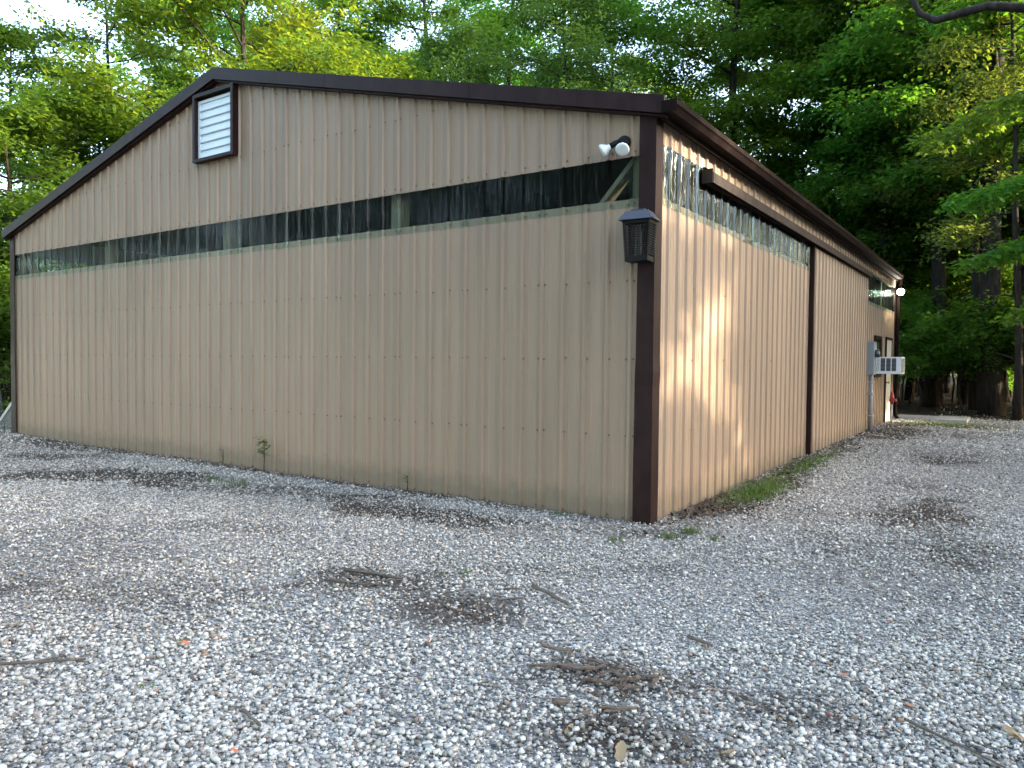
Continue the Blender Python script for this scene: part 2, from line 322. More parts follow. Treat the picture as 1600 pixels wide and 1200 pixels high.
# gravel: loose crushed limestone, every stone real
def stones():
    hexv = np.array([(x, y, z) for x in (-1, 1) for y in (-1, 1) for z in (-1, 1)], float) * 0.72
    hxf = np.array([(0, 1, 3), (0, 3, 2), (4, 6, 7), (4, 7, 5), (0, 4, 5), (0, 5, 1), (2, 3, 7), (2, 7, 6), (0, 2, 6), (0, 6, 4), (1, 5, 7), (1, 7, 3)])
    octv = np.array([(1, 0, 0), (-1, 0, 0), (0, 1, 0), (0, -1, 0), (0, 0, 1), (0, 0, -1)], float)
    ocf = np.array([(0, 2, 4), (2, 1, 4), (1, 3, 4), (3, 0, 4), (2, 0, 5), (1, 2, 5), (3, 1, 5), (0, 3, 5)])
    V, F, T = [], [], []; base = 0
    fwd = np.array([-math.sin(YAW), math.cos(YAW)]); rgt = np.array([math.cos(YAW), math.sin(YAW)])
    for d0, d1, dens, smin, smax, tv, tf in ((2.0, 3.7, 5600, 0.0040, 0.0130, hexv, hxf), (3.7, 5.5, 4300, 0.0050, 0.0150, octv, ocf), (5.5, 8.0, 2300, 0.0065, 0.0165, octv, ocf), (8.0, 12, 1000, 0.0085, 0.019, octv, ocf), (12, 24, 420, 0.013, 0.026, octv, ocf)):
        wmax = 0.69 * d1 + 1.5; A = (d1 - d0) * 2 * wmax; n = int(A * dens)
        d = rng.uniform(d0, d1, n); w = rng.uniform(-wmax, wmax, n)
        k = np.abs(w) < 0.69 * d + (1.5 if d1 < 8.5 else 1.0); d, w = d[k], w[k]
        x = CAM[0] + fwd[0] * d + rgt[0] * w; y = CAM[1] + fwd[1] * d + rgt[1] * w
        inside = (x < 0.03) & (x > -12.2) & (y > -0.03)
        k = ~inside & (rng.random(len(x)) > dirt(x, y) * 0.55) & (rng.random(len(x)) > 0.5 * fines(x, y)) & (rng.random(len(x)) > woods(x, y) * 0.97)
        k &= ~((y > 14.62) & (x < 0.5))
        x, y = x[k], y[k]; n = len(x)
        s = smin + (smax - smin) * rng.random(n) ** (2.0 - 0.9 * (vnoise(x, y, 0.8, 31) - 0.5) - 0.8 * (vnoise(x, y, 2.7, 32) - 0.5))
        s *= 0.86 + 0.3 * vnoise(x, y, 0.5, 33)
        sc3 = s[:, None] * np.stack([rng.uniform(0.8, 1.45, n), rng.uniform(0.7, 1.15, n), rng.uniform(0.45, 0.9, n)], -1)
        nv = len(tv); P = tv[None] * (1 + rng.uniform(-0.38, 0.3, (n, nv, 3))) * sc3[:, None, :]
        az = rng.uniform(0, 6.283, n); ti = rng.normal(0, 0.35, n)
        ca, sa, ct, st_ = np.cos(az)[:, None], np.sin(az)[:, None], np.cos(ti)[:, None], np.sin(ti)[:, None]
        X, Y, Z = P[..., 0], P[..., 1], P[..., 2]
        X, Z = X * ct - Z * st_, X * st_ + Z * ct
        X, Y = X * ca - Y * sa, X * sa + Y * ca
        zc = H(x, y) + s * rng.uniform(-0.2, 0.85, n) + 0.008 * (rng.random(n) ** 3)
        V.append(np.stack([X + x[:, None], Y + y[:, None], Z + zc[:, None]], -1).reshape(-1, 3))
        F.append((tf[None] + (np.arange(n) * nv)[:, None, None]).reshape(-1, 3) + base); base += n * nv
        tn = np.clip(rng.normal(0.58, 0.25, n) + 0.22 * (vnoise(x, y, 0.7, 35) - 0.5) - 0.25 * dirt(x, y), 0, 0.93); od = rng.random(n); tn[od < 0.012] = 1.0
        T.append(np.repeat(tn, len(tf)))
    return np.concatenate(V), np.concatenate(F), np.concatenate(T)
def make_stone():
    m = mat('crushed_limestone', (0.5, 0.5, 0.5), 0.85, 0, 0.3); t = NT(m)
    at = t.new('ShaderNodeAttribute', attribute_name='tone')
    c = t.ramp(at.outputs['Fac'], [(0.0, (0.055, 0.050, 0.043)), (0.3, (0.25, 0.228, 0.197)), (0.6, (0.52, 0.49, 0.435)), (0.94, (0.78, 0.745, 0.67)), (0.96, (0.34, 0.22, 0.15))])
    n = t.noise(70, 3, 0.6, t.coord()); c = t.mix(t.ramp(n, [(0.35, (0.45,) * 3), (0.65, (0,) * 3)]), c, (0.22, 0.2, 0.18))
    t.link(c, t.b.inputs['Base Color']); return m
sv, sf, st = stones()
tag(link('gravel', np_mesh('gravel', sv, sf, make_stone(), st)), 'loose crushed pale grey gravel spread over the yard', 'gravel', kind='stuff')
print('gravel tris', len(sf))

# ------------------------------------------------------------------ the metal building
XL, YB = -12.16, 14.62; RIB = 0.2286; RIDGE = (XL + 0.0) / 2
def rake(x): return 3.60 + (6.08 - abs(x - RIDGE)) * 0.247       # underside line of the rake trim
bld = empty('metal_building', (0, 0, 0), 'long tan ribbed steel pole barn with dark brown trim', 'building')
def profile(a, b, ribs):
    pts = {a: 0.0, b: 0.0}
    for c in ribs:
        for o, h in ((-0.024, 0), (-0.010, 0.021), (0.010, 0.021), (0.024, 0)):
            if a <= c + o <= b: pts[c + o] = h
        for mc in (0.0762, 0.1524):
            for o, h in ((-0.014, 0), (-0.005, 0.0032), (0.005, 0.0032), (0.014, 0)):
                if a <= c + mc + o <= b: pts[c + mc + o] = h
    for c in ribs:
        for e in (a, b):
            if abs(e - c) < 0.010: pts[e] = 0.021
            elif abs(e - c) < 0.024: pts[e] = 0.021 * (0.024 - abs(e - c)) / 0.014
    return sorted(pts.items())
def sheet(side, a, b, ribs, z0, top, off, tilt=0.0):
    """a ribbed sheet; side 'front' runs along x facing -y, 'side' runs along y facing +x, 'left' faces -x, 'back' faces +y"""
    m = MB(); pr = profile(a, b, ribs); vs = []
    for s_, h in pr:
        zt = top(s_) if callable(top) else top
        for z in (z0, zt):
            o = off + h + tilt * (s_ - (a + b) / 2)
            vs.append({'front': (s_, -o, z), 'side': (o, s_, z), 'left': (XL - o, s_, z), 'back': (s_, YB + o, z)}[side])
    m.add(vs, [(2 * i, 2 * i + 2, 2 * i + 3, 2 * i + 1) for i in range(len(pr) - 1)])
    return m
F0 = -12.19 + 0.3324                                  # first rib on the gable wall
fr = [F0 + RIB * k for k in range(-1, 53)]
laps_f = [XL + 0.03] + [F0 + RIB * k for k in range(3, 52, 4)] + [-0.045]
for i in range(len(laps_f) - 1):
    a, b = laps_f[i], laps_f[i + 1]; a2 = a - 0.026 if i else a; b2 = b + 0.026 if i < len(laps_f) - 2 else b
    par = (i % 2) * 0.0013; tl = random.uniform(-0.002, 0.002)
    sheet('front', a2, b2, fr, 0.02, 2.905, par, tl).build('siding_panel', M_TAN, bld)
    sheet('front', a2, b2, fr, 3.268, lambda x: rake(x) + 0.05, 0.008 + par, tl * 0.5).build('siding_panel', M_TAN, bld)
    sheet('front', a2, b2, fr, 2.832, 3.31, 0.004 + par, 0).build('clear_panel', M_CLEAR, bld)
S0 = 0.3355 - 0.02
srb = [S0 + RIB * k for k in range(-1, 66)]
laps_s = [0.04] + [S0 + RIB * k for k in range(3, 24, 4)] + [5.85]
for i in range(len(laps_s) - 1):
    a, b = laps_s[i], laps_s[i + 1]; a2 = a - 0.026 if i else a; b2 = b + 0.026 if i < len(laps_s) - 2 else b
    par = (i % 2) * 0.0013; tl = random.uniform(-0.003, 0.003)
    sheet('side', a2, b2, srb, 0.02, 2.93, par, tl).build('siding_panel', M_TAN, bld)
    sheet('side', a2, b2, srb, 2.862, 3.42, 0.004 + par).build('clear_panel', M_CLEAR2, bld)
laps_u = [0.04] + [S0 + RIB * k for k in range(3, 62, 4)] + [YB - 0.03]
for i in range(len(laps_u) - 1):
    a, b = laps_u[i], laps_u[i + 1]; a2 = a - 0.026 if i else a; b2 = b + 0.026 if i < len(laps_u) - 2 else b
    sheet('side', a2, b2, srb, 3.39, 3.66, 0.008 + (i % 2) * 0.0013).build('siding_panel', M_TAN, bld)
laps_b = [10.3] + [S0 + RIB * k for k in (47, 51, 55)] + [13.18]
for i in range(len(laps_b) - 1):
    a, b = laps_b[i], laps_b[i + 1]; a2 = a - 0.026 if i else a; b2 = b + 0.026 if i < len(laps_b) - 2 else b
    par = (i % 2) * 0.0013; tl = random.uniform(-0.003, 0.003)
    sheet('side', a2, b2, srb, 0.05, 2.80, par, tl).build('siding_panel', M_TAN, bld)
    sheet('side', a2, b2, srb, 2.73, 3.41, 0.004 + par).build('clear_panel', M_CLEAR3, bld)
sheet('side', 13.18, 14.14, srb, 2.14, 2.80, 0.0).build('siding_panel', M_TAN, bld)
sheet('side', 13.18, YB - 0.05, srb, 2.73, 3.41, 0.0053).build('clear_panel', M_CLEAR3, bld)
sheet('side', 14.14, YB - 0.03, srb, 0.05, 2.80, 0.0013).build('siding_panel', M_TAN, bld)
# walls away from the camera: ribbed sheets too, with the same clear strip on the far long wall
lr = [0.2 + RIB * k for k in range(64)]
sheet('left', 0.03, YB - 0.03, lr, 0.02, 2.905, 0).build('left_wall_sheet', M_TAN, bld)
sheet('left', 0.03, YB - 0.03, lr, 2.832, 3.31, 0.004).build('clear_panel', M_CLEAR, bld)
sheet('left', 0.03, YB - 0.03, lr, 3.268, 3.62, 0.008).build('left_wall_sheet', M_TAN, bld)
sheet('back', XL + 0.03, -0.03, fr, 0.02, lambda x: rake(x) + 0.05, 0).build('back_wall_sheet', M_GREYBROWN, bld)  # coloured darker than the other walls to keep the interior looking unlit
# framing seen through the clear strip
for x in (-3.05, -6.08, -9.11, -12.0, -0.16): MB().box(x - 0.07, x + 0.07, 0.075, 0.215, 0.0, min(rake(x), 4.6)).build('wall_post', M_WOOD, bld)
MB().box(XL + 0.1, -0.1, 0.03, 0.07, 2.80, 2.90).build('wall_girt', M_WOOD, bld)
MB().box(XL + 0.1, -0.1, 0.03, 0.07, 3.29, 3.43).build('wall_girt', M_WOOD, bld)
MB().bar((-0.13, 0.13, 3.36), (-0.62, 0.13, 2.82), 0.04, 0.14, (0, 1, 0)).build('diagonal_brace', M_WOOD, bld)
MB().bar((-12.02, 0.13, 3.36), (-11.5, 0.13, 2.82), 0.04, 0.14, (0, 1, 0)).build('diagonal_brace', M_WOOD, bld)
MB().box(-0.075, -0.035, 0.1, 5.8, 2.80, 2.93).build('wall_girt', M_WOOD, bld)
MB().box(-0.075, -0.035, 0.1, 14.5, 3.40, 3.55).build('wall_girt', M_WOOD, bld)
for y in (3.0, 5.7, 10.35, 13.1): MB().box(-0.22, -0.08, y - 0.07, y + 0.07, 0.0, 3.55).build('wall_post', M_WOOD, bld)
MB().bar((-0.13, 0.20, 3.38), (-0.13, 0.62, 2.84), 0.14, 0.04, (1, 0, 0)).build('diagonal_brace', M_WOOD, bld)
# roof
for sgn in (-1, 1):
    xe = RIDGE + sgn * 6.20; za, zb = rake(RIDGE), rake(xe); t = 0.10
    MB().prism([(RIDGE, za + 0.02), (xe, zb + 0.02), (xe, zb + t), (RIDGE, za + t)], 'y', -0.085, YB + 0.085).build('roof_slope', M_GUTTER, bld)
    # rake trim: lengths lapped one over the next
    N = 3
    for k in range(N):
        xa = RIDGE + sgn * 6.215 * k / N; xb = RIDGE + sgn * (6.215 * (k + 1) / N + (0.03 if k < N - 1 else 0)); e = 0.0025 * (N - k)
        za, zb = rake(xa) - 0.012, rake(xb) - 0.012
        MB().prism([(xa, za), (xb, zb), (xb, zb + 0.150), (xa, za + 0.150)], 'y', -0.120 - e, -0.088).build('rake_trim', M_BROWN, bld)
        MB().prism([(xa, za - 0.022), (xb, zb - 0.022), (xb, zb - 0.004), (xa, za - 0.004)], 'y', -0.085 - e, -0.028).build('rake_lip', M_BROWN, bld)
# eave gutter with its own front lip
g = MB(); prof = [(0.055, 3.705), (0.055, 3.585), (0.150, 3.585), (0.175, 3.640), (0.190, 3.655), (0.190, 3.712), (0.180, 3.712), (0.180, 3.66), (0.145, 3.60), (0.065, 3.60), (0.065, 3.705)]
prof = [(x + 0.062, 3.654 + (z - 3.712) * 0.78) for x, z in prof]
n = len(prof); ys = [-0.13, 5.0, 10.0, 14.2]
g.add([(x, y, z) for y in ys for x, z in prof], [(j * n + k, j * n + (k + 1) % n, (j + 1) * n + (k + 1) % n, (j + 1) * n + k) for j in range(len(ys) - 1) for k in range(n)])
g.box(0.117, 0.252, -0.134, -0.130, 3.555, 3.654).box(0.117, 0.252, 14.2, 14.204, 3.555, 3.654)
g.build('eave_gutter', M_GUTTER, bld)
MB().box(0.098, 0.115, -0.08, 14.3, 3.522, 3.60).build('eave_fascia', M_GUTTER, bld)
MB().box(0.034, 0.097, -0.08, 14.3, 3.560, 3.572).build('soffit', M_GUTTER, bld)
# corner trims (folded, slightly battered)
def corner(sx, x0, y0, sy=1, side_w=0.115):
    rows = [(0.03, 0.014, 0.0), (0.5, 0.016, 0.002), (1.0, 0.012, 0.0), (1.28, 0.012, 0.001), (1.40, 0.008, 0.006), (1.52, 0.006, 0.001), (2.0, 0.004, 0), (2.8, 0, 0), (3.64, 0, 0)]
    m = MB(); vs = []
    for z, bow, k in rows:
        lx = x0 - sx * (0.125 + bow); t = 0.034 + k
        vs += [(lx, y0 - sy * 0.020, z), (lx + sx * 0.004, y0 - sy * t, z), (x0 + sx * t, y0 - sy * t, z), (x0 + sx * t, y0 + sy * side_w, z), (x0 + sx * 0.014, y0 + sy * (side_w + 0.002), z)]
    m.add(vs, [(5 * i + k, 5 * i + k + 1, 5 * i + 5 + k + 1, 5 * i + 5 + k) for i in range(len(rows) - 1) for k in range(4)])
    return m
corner(1, 0.0, 0.0).build('corner_trim', M_BROWN, bld)
corner(-1, XL, 0.0).build('corner_trim', M_BROWN, bld)
corner(1, 0.0, YB, -1).build('corner_trim', M_BROWN, bld)
# screws: rows along the girts, one joined part per wall
def screws(side, rows, ribs, lapset):
    m = MB()
    for z, rl, off in rows:
        for i, c in enumerate(rl):
            for o in ((-0.036, 0.036) if any(abs(c - l) < 0.05 for l in lapset) else (0.036,)):
                s_ = c + o + random.uniform(-0.006, 0.006); zz = z + random.uniform(-0.008, 0.008); vs = []
                for h, r in ((0.0015, 0.0098), (0.003, 0.0092), (0.004, 0.0058), (0.010, 0.005)):
                    for k in range(6):
                        a = k * math.pi / 3; q = off + h
                        vs.append((s_ + r * math.cos(a), -q, zz + r * math.sin(a)) if side == 'front' else (q, s_ + r * math.cos(a), zz + r * math.sin(a)))
                m.add(vs, [(j * 6 + k, j * 6 + (k + 1) % 6, j * 6 + 6 + (k + 1) % 6, j * 6 + 6 + k) for j in range(3) for k in range(6)] + [tuple(range(18, 24))])
    return m
fin = [c for c in fr if XL + 0.1 < c < -0.1]
tag(screws('front', [(z, fin, 0.002) for z in (0.12, 0.836, 1.517, 2.20)] + [(2.868, fin, 0.007), (3.315, fin, 0.0105)] + [(4.06, [c for c in fin if rake(c) > 4.15], 0.0105), (4.72, [c for c in fin if rake(c) > 4.8 and not -6.6 < c < -5.6], 0.0105)], fr, laps_f).build('screws', M_SCREW, bld), kind='stuff')
sin_ = [c for c in srb if 0.2 < c < 5.6]
tag(screws('side', [(z, sin_, 0.002) for z in (0.12, 0.836, 1.517, 2.20)] + [(2.90, sin_, 0.007), (3.44, [c for c in srb if 0.2 < c < 14.4], 0.0105)], srb, laps_s).build('screws', M_SCREW, bld), kind='stuff')
# sliding door on its track
dr = empty('sliding_door', (0, 0, 0)); dr.parent = bld
D0, D1, DX = 5.63, 10.36, 0.062
dl = [D0 + 0.05] + [S0 + RIB * k for k in (27, 31, 35, 39, 43)] + [D1]
for i in range(len(dl) - 1):
    a, b = dl[i], dl[i + 1]; a2 = a - 0.026 if i else a; b2 = b + 0.026 if i < len(dl) - 2 else b
    sheet('side', a2, b2, srb, 0.16, 3.22, DX + (i % 2) * 0.0013, random.uniform(-0.003, 0.003)).build('door_panel', M_TAN, dr)
MB().box(0.022, DX + 0.024, D0 - 0.012, D0 + 0.055, 0.14, 3.22).build('door_edge_trim', M_BROWN, dr)
MB().box(0.022, DX + 0.003, D1, D1 + 0.03, 0.14, 3.22).build('door_edge_trim', M_GREYBROWN, dr)
MB().box(0.025, DX - 0.004, D0 + 0.06, D1, 0.15, 0.24).build('door_bottom_rail', M_WOOD, dr)
tk = MB(); tp = [(0.03, 3.385), (0.055, 3.385), (0.145, 3.325), (0.145, 3.225), (0.139, 3.225), (0.139, 3.318), (0.055, 3.372), (0.03, 3.372)]
tk.prism(tp, 'y', 1.08, 10.42); tk.box(0.03, 0.139, 1.07, 1.078, 3.225, 3.36)
tk.build('door_track_cover', M_GREYBROWN, bld)
MB().box(0.032, 0.10, 1.10, 10.40, 3.235, 3.29).build('door_track', M_GUTTER, bld)
# walk door and its trim
wd = MB().box(0.0, 0.035, 13.24, 14.08, 0.16, 2.08).build('walk_door', M_DOOR, bld)
kb = MB().tube([(0.036, 13.34, 1.08), (0.06, 13.34, 1.08), (0.075, 13.34, 1.08), (0.10, 13.34, 1.08), (0.108, 13.34, 1.08)], [0.03, 0.012, 0.022, 0.032, 0.02], 10).build('handle', M_BRASS, wd, True)
MB().box(0.002, 0.05, 13.18, 13.24, 0.12, 2.14).box(0.002, 0.05, 14.08, 14.14, 0.12, 2.14).box(0.002, 0.05, 13.24, 14.08, 2.08, 2.14).build('door_frame', M_BROWN, bld)
# window
wi = MB().box(0.028, 0.034, 11.62, 12.36, 1.28, 2.05).build('window', M_GLASS, bld)
MB().box(0.022, 0.06, 11.55, 11.62, 1.22, 2.12).box(0.022, 0.06, 12.36, 12.43, 1.22, 2.12).box(0.022, 0.06, 11.62, 12.36, 2.05, 2.12).box(0.022, 0.06, 11.62, 12.36, 1.22, 1.28).build('window_frame', M_BROWN, wi)
MB().box(0.034, 0.05, 11.62, 12.36, 1.66, 1.70).build('sash_rail', M_BROWN, wi)
# far downspout
MB().tube([(0.13, YB + 0.02, 3.6), (0.13, YB + 0.02, 3.5), (0.08, YB + 0.03, 3.35), (0.08, YB + 0.03, 0.25), (0.14, YB + 0.03, 0.17)], 0.042, 8).build('downspout', M_GUTTER, bld)

# gable vent
vt = empty('gable_vent', (-6.115, -0.03, 4.09), 'square white louvred vent in a deep dark brown frame under the roof peak', 'vent')
def vbox(x0, x1, y0, y1, z0, z1): return MB().box(x0, x1, y0, y1, z0, z1)
vbox(-0.40, 0.40, 0.0, 0.012, 0.0, 0.87).build('back_plate', M_OPENING_SHADE, vt)  # flat dark plate standing in for the shaded opening behind the slats
fm = MB(); fm.box(-0.435, -0.385, -0.085, 0.0, -0.01, 0.88).box(0.385, 0.435, -0.085, 0.0, -0.01, 0.88).box(-0.385, 0.385, -0.085, 0.0, 0.835, 0.88).box(-0.385, 0.385, -0.085, 0.0, -0.01, 0.03)
fm.build('vent_frame', M_BROWN, vt)
lf = MB(); lf.box(-0.385, -0.345, -0.03, -0.001, 0.03, 0.80).box(0.36, 0.385, -0.03, -0.001, 0.03, 0.80).box(-0.345, 0.36, -0.03, -0.001, 0.765, 0.80); lf.build('louver_frame', M_LOUVER, vt)
for k in range(7):
    z = 0.045 + k * 0.1035
    MB().add([(-0.343, -0.030, z), (0.358, -0.030, z), (0.358, -0.006, z + 0.106), (-0.343, -0.006, z + 0.106), (-0.343, -0.033, z + 0.004), (0.358, -0.033, z + 0.004), (0.358, -0.010, z + 0.110), (-0.343, -0.010, z + 0.110), (-0.343, -0.022, z - 0.006), (0.358, -0.022, z - 0.006)],
             [(0, 1, 2, 3), (4, 7, 6, 5), (0, 4, 5, 1), (0, 3, 7, 4), (1, 5, 6, 2), (3, 2, 6, 7), (0, 8, 9, 1)]).build('louver_slat', M_LOUVER, vt)

# twin flood light
fl = empty('flood_light', (-0.262, -0.03, 3.39), 'black twin-head flood light with two white lamps near the barn corner', 'light')
bs = MB().tube([(0, 0.0, 0), (0, -0.02, 0), (0, -0.045, 0), (0, -0.052, 0)], [0.062, 0.062, 0.05, 0.03], 18).build('base', M_BLACK, fl, True)
MB().tube([(0.0, -0.04, -0.035), (0, -0.075, -0.05), (0, -0.085, -0.075)], [0.026, 0.03, 0.02], 12).build('motion_sensor', M_BLACK, fl, True)
for p0, d in (((-0.03, -0.05, 0.01), Vector((-0.80, -0.38, -0.50))), ((0.035, -0.05, 0.0), Vector((0.16, -0.72, -0.62)))):
    d.normalize(); p0 = Vector(p0)
    a = MB().tube([p0, p0 + d * 0.02, p0 + d * 0.024, p0 + d * 0.085, p0 + d * 0.09], [0.018, 0.02, 0.024, 0.026, 0.02], 14).build('lamp_holder', M_BLACK, fl, True)
    q = p0 + d * 0.086
    MB().tube([q, q + d * 0.02, q + d * 0.055, q + d * 0.075, q + d * 0.085, q + d * 0.088], [0.022, 0.026, 0.052, 0.060, 0.057, 0.04], 20).build('lamp', M_BULB, fl, True)

# bug zapper on the corner
bz = empty('bug_zapper', (-0.055, -0.15, 2.335), 'black lantern-shaped electric bug zapper hanging on the barn corner', 'bug zapper', rz=0.10); bz.scale = (0.92, 0.92, 0.95)
ro = MB(); zt = 0.44
ro.add([(-0.165, -0.135, 0.36), (0.165, -0.135, 0.36), (0.165, 0.12, 0.36), (-0.165, 0.12, 0.36), (-0.105, -0.085, zt), (0.105, -0.085, zt), (0.105, 0.075, zt), (-0.105, 0.075, zt)],
       [(3, 2, 1, 0), (4, 5, 6, 7), (0, 1, 5, 4), (1, 2, 6, 5), (2, 3, 7, 6), (3, 0, 4, 7)])
ro.box(-0.07, 0.06, -0.05, 0.05, zt, zt + 0.02); ro.build('roof_cap', M_BLUEBLACK, bz)
tw, bw = 0.128, 0.108
for zz0, zz1, w in ((0.33, 0.36, 0.130), (0.0, 0.045, 0.108)): MB().box(-w, w, -w * 0.8, w * 0.8, zz0, zz1).build('rim', M_BLACK, bz)
for sx in (-1, 1):
    for sy in (-1, 1): MB().bar((sx * (bw - 0.006), sy * (bw * 0.8 - 0.006), 0.045), (sx * (tw - 0.006), sy * (tw * 0.8 - 0.006), 0.33), 0.014, 0.014).build('corner_post', M_BLACK, bz)
def cage(face, sg):
    m = MB(); N1 = 9 if face == 'f' else 7
    for k in range(1, N1):
        f = -1 + 2 * k / N1
        if face == 'f': m.bar((f * bw, sg * bw * 0.8, 0.045), (f * tw, sg * tw * 0.8, 0.33), 0.0045, 0.0045)
        else: m.bar((sg * bw, f * bw * 0.8, 0.045), (sg * tw, f * tw * 0.8, 0.33), 0.0045, 0.0045)
    for k in range(1, 14):
        z = 0.045 + 0.285 * k / 14; w = bw + (tw - bw) * k / 14
        if face == 'f': m.bar((-w, sg * w * 0.8, z), (w, sg * w * 0.8, z), 0.006, 0.005)
        else: m.bar((sg * w, -w * 0.8, z), (sg * w, w * 0.8, z), 0.006, 0.005)
    return m
for fc in 'fs':
    for sg in (-1, 1): cage(fc, sg).build('cage_side', M_BLACK, bz)
gr = MB()
for k in range(18): gr.bar((-0.062, -0.045, 0.05 + k * 0.0155), (0.062, -0.045, 0.05 + k * 0.0155), 0.003, 0.003)
for k in range(18): gr.bar((-0.062, -0.045, 0.058 + k * 0.0155), (-0.062, 0.045, 0.058 + k * 0.0155), 0.003, 0.003)
gr.build('shock_grid', M_GRID, bz)
MB().tube([(0.0, 0.01, 0.04), (0.0, 0.01, 0.34)], 0.02, 8).build('tube', M_GRID, bz)
MB().tube([(-0.02, 0.01, 0.04), (-0.02, 0.01, 0.34)], 0.018, 8).build('tube', M_GRID, bz)
MB().bar((0.0, 0.10, 0.40), (0.005, 0.128, 0.40), 0.03, 0.05).build('bracket', M_BLACK, bz)

# electric service box with conduit
sb = empty('service_box', (0.024, 10.62, 0.14), 'grey electrical service box with conduit beside the sliding door', 'electrical box')
MB().box(0.0, 0.135, 0.0, 0.34, 1.15, 1.82).build('box_body', M_GREY, sb)
MB().box(0.135, 0.145, 0.012, 0.328, 1.165, 1.805).build('box_cover', M_GREY, sb)
MB().tube([(0.145, 0.17, 1.58), (0.19, 0.17, 1.58), (0.225, 0.17, 1.58), (0.235, 0.17, 1.58)], [0.085, 0.085, 0.075, 0.03], 16).build('meter', M_GLASS, sb, True)
MB().tube([(0.09, 0.1, -0.05), (0.09, 0.1, 1.15)], 0.042, 12).build('conduit', M_CONDUIT, sb, True)
for z in (0.30, 0.74, 0.98): MB().box(0.0, 0.137, 0.05, 0.15, z, z + 0.028).build('clamp', M_GALV, sb)
# window air conditioner
ac = empty('air_conditioner', (0.04, 11.62, 1.30), 'white window air conditioner sticking out of the barn wall past the service box', 'air conditioner')
MB().box(0.0, 0.50, 0.0, 0.62, 0.0, 0.36).build('housing', M_WHITE, ac)
for k in range(3): MB().box(0.115 + k * 0.105, 0.20 + k * 0.105, -0.006, -0.001, 0.06, 0.33).build('grille_shade_plate', M_OPENING_SHADE, ac)  # flat dark plates, shade between the grille bars put into their colour
for k in range(3):
    l = MB()
    for j in range(9): l.box(0.115 + k * 0.105, 0.20 + k * 0.105, -0.010, -0.006, 0.075 + j * 0.028, 0.084 + j * 0.028)
    l.build('grille_bars', M_GREY, ac)
sl = MB()
for j in range(9): sl.box(0.02, 0.085, -0.004, -0.001, 0.07 + j * 0.03, 0.079 + j * 0.03)
sl.build('side_slots', M_GREY, ac)
MB().box(0.503, 0.509, 0.03, 0.59, 0.03, 0.33).build('coil', M_GREY, ac)
# lit corner lamp
cl = empty('corner_lamp', (0.10, YB - 0.05, 3.30), 'glowing white flood lamp under the far end of the eave', 'lamp')
MB().box(-0.07, 0.0, -0.05, 0.05, -0.06, 0.06).build('base', M_BLACK, cl)
MB().tube([(0, 0, 0), (0.03, -0.05, -0.01), (0.05, -0.09, -0.02)], [0.03, 0.04, 0.075], 14).build('shade', M_BLACK, cl, True)
MB().tube([(0.05, -0.088, -0.02), (0.055, -0.10, -0.023), (0.06, -0.115, -0.027), (0.062, -0.122, -0.028)], [0.074, 0.085, 0.07, 0.03], 14).build('lens', M_LIT, cl, True)
ld = bpy.data.lights.new('lamp_glow', 'POINT'); ld.energy = 6; ld.color = (1, 0.93, 0.8); ld.shadow_soft_size = 0.08; ld.specular_factor = 0.1
lo = bpy.data.objects.new('lamp_glow', ld); COL.objects.link(lo); lo.location = (0.12, -0.2, -0.05); lo.parent = cl
# yard hydrant
hx, hy = 0.37, 11.75; hz = float(H(hx, hy))
yh = empty('yard_hydrant', (hx, hy, hz), 'red yard hydrant head on a slim pale standpipe by the barn door', 'hydrant')
MB().tube([(0, 0, -0.1), (0, 0, 0.54)], 0.0165, 10).build('standpipe', M_GALV, yh, True)
MB().tube([(0, 0, 0.50), (0, 0, 0.54), (0, 0, 0.60), (0, 0, 0.66), (0, 0, 0.74), (0, 0, 0.76)], [0.026, 0.036, 0.046, 0.04, 0.03, 0.012], 12).build('head', M_RED, yh, True)
MB().tube([(0, -0.01, 0.60), (0.05, -0.05, 0.60), (0.08, -0.075, 0.57)], [0.02, 0.02, 0.024], 10).build('spout', M_RED, yh, True)
MB().bar((0, 0, 0.75), (-0.05, 0.03, 0.56), 0.02, 0.014).build('handle', M_RED, yh)
# concrete slabs
for (x0, x1, y0, y1, t, lb) in ((-0.02, 1.12, 15.1, 16.3, 0.03, 'low pale concrete slab set in the ground past the barn'), (0.93, 1.62, 14.4, 15.9, 0.075, 'raised square concrete slab at the edge of the woods')):
    z = float(H(x0, y0)); m = MB(); w = 0.012
    m.add([(x0, y0, z - 0.05), (x1, y0, z - 0.05), (x1, y1, z - 0.05), (x0, y1, z - 0.05), (x0, y0, z + t - w), (x1, y0, z + t - w), (x1, y1, z + t - w), (x0, y1, z + t - w), (x0 + w, y0 + w, z + t), (x1 - w, y0 + w, z + t), (x1 - w, y1 - w, z + t), (x0 + w, y1 - w, z + t)],
          [(0, 1, 5, 4), (1, 2, 6, 5), (2, 3, 7, 6), (3, 0, 4, 7), (4, 5, 9, 8), (5, 6, 10, 9), (6, 7, 11, 10), (7, 4, 8, 11), (8, 9, 10, 11)])
    tag(m.build('concrete_slab', M_CONC), lb, 'slab', 'concrete slabs by the woods')
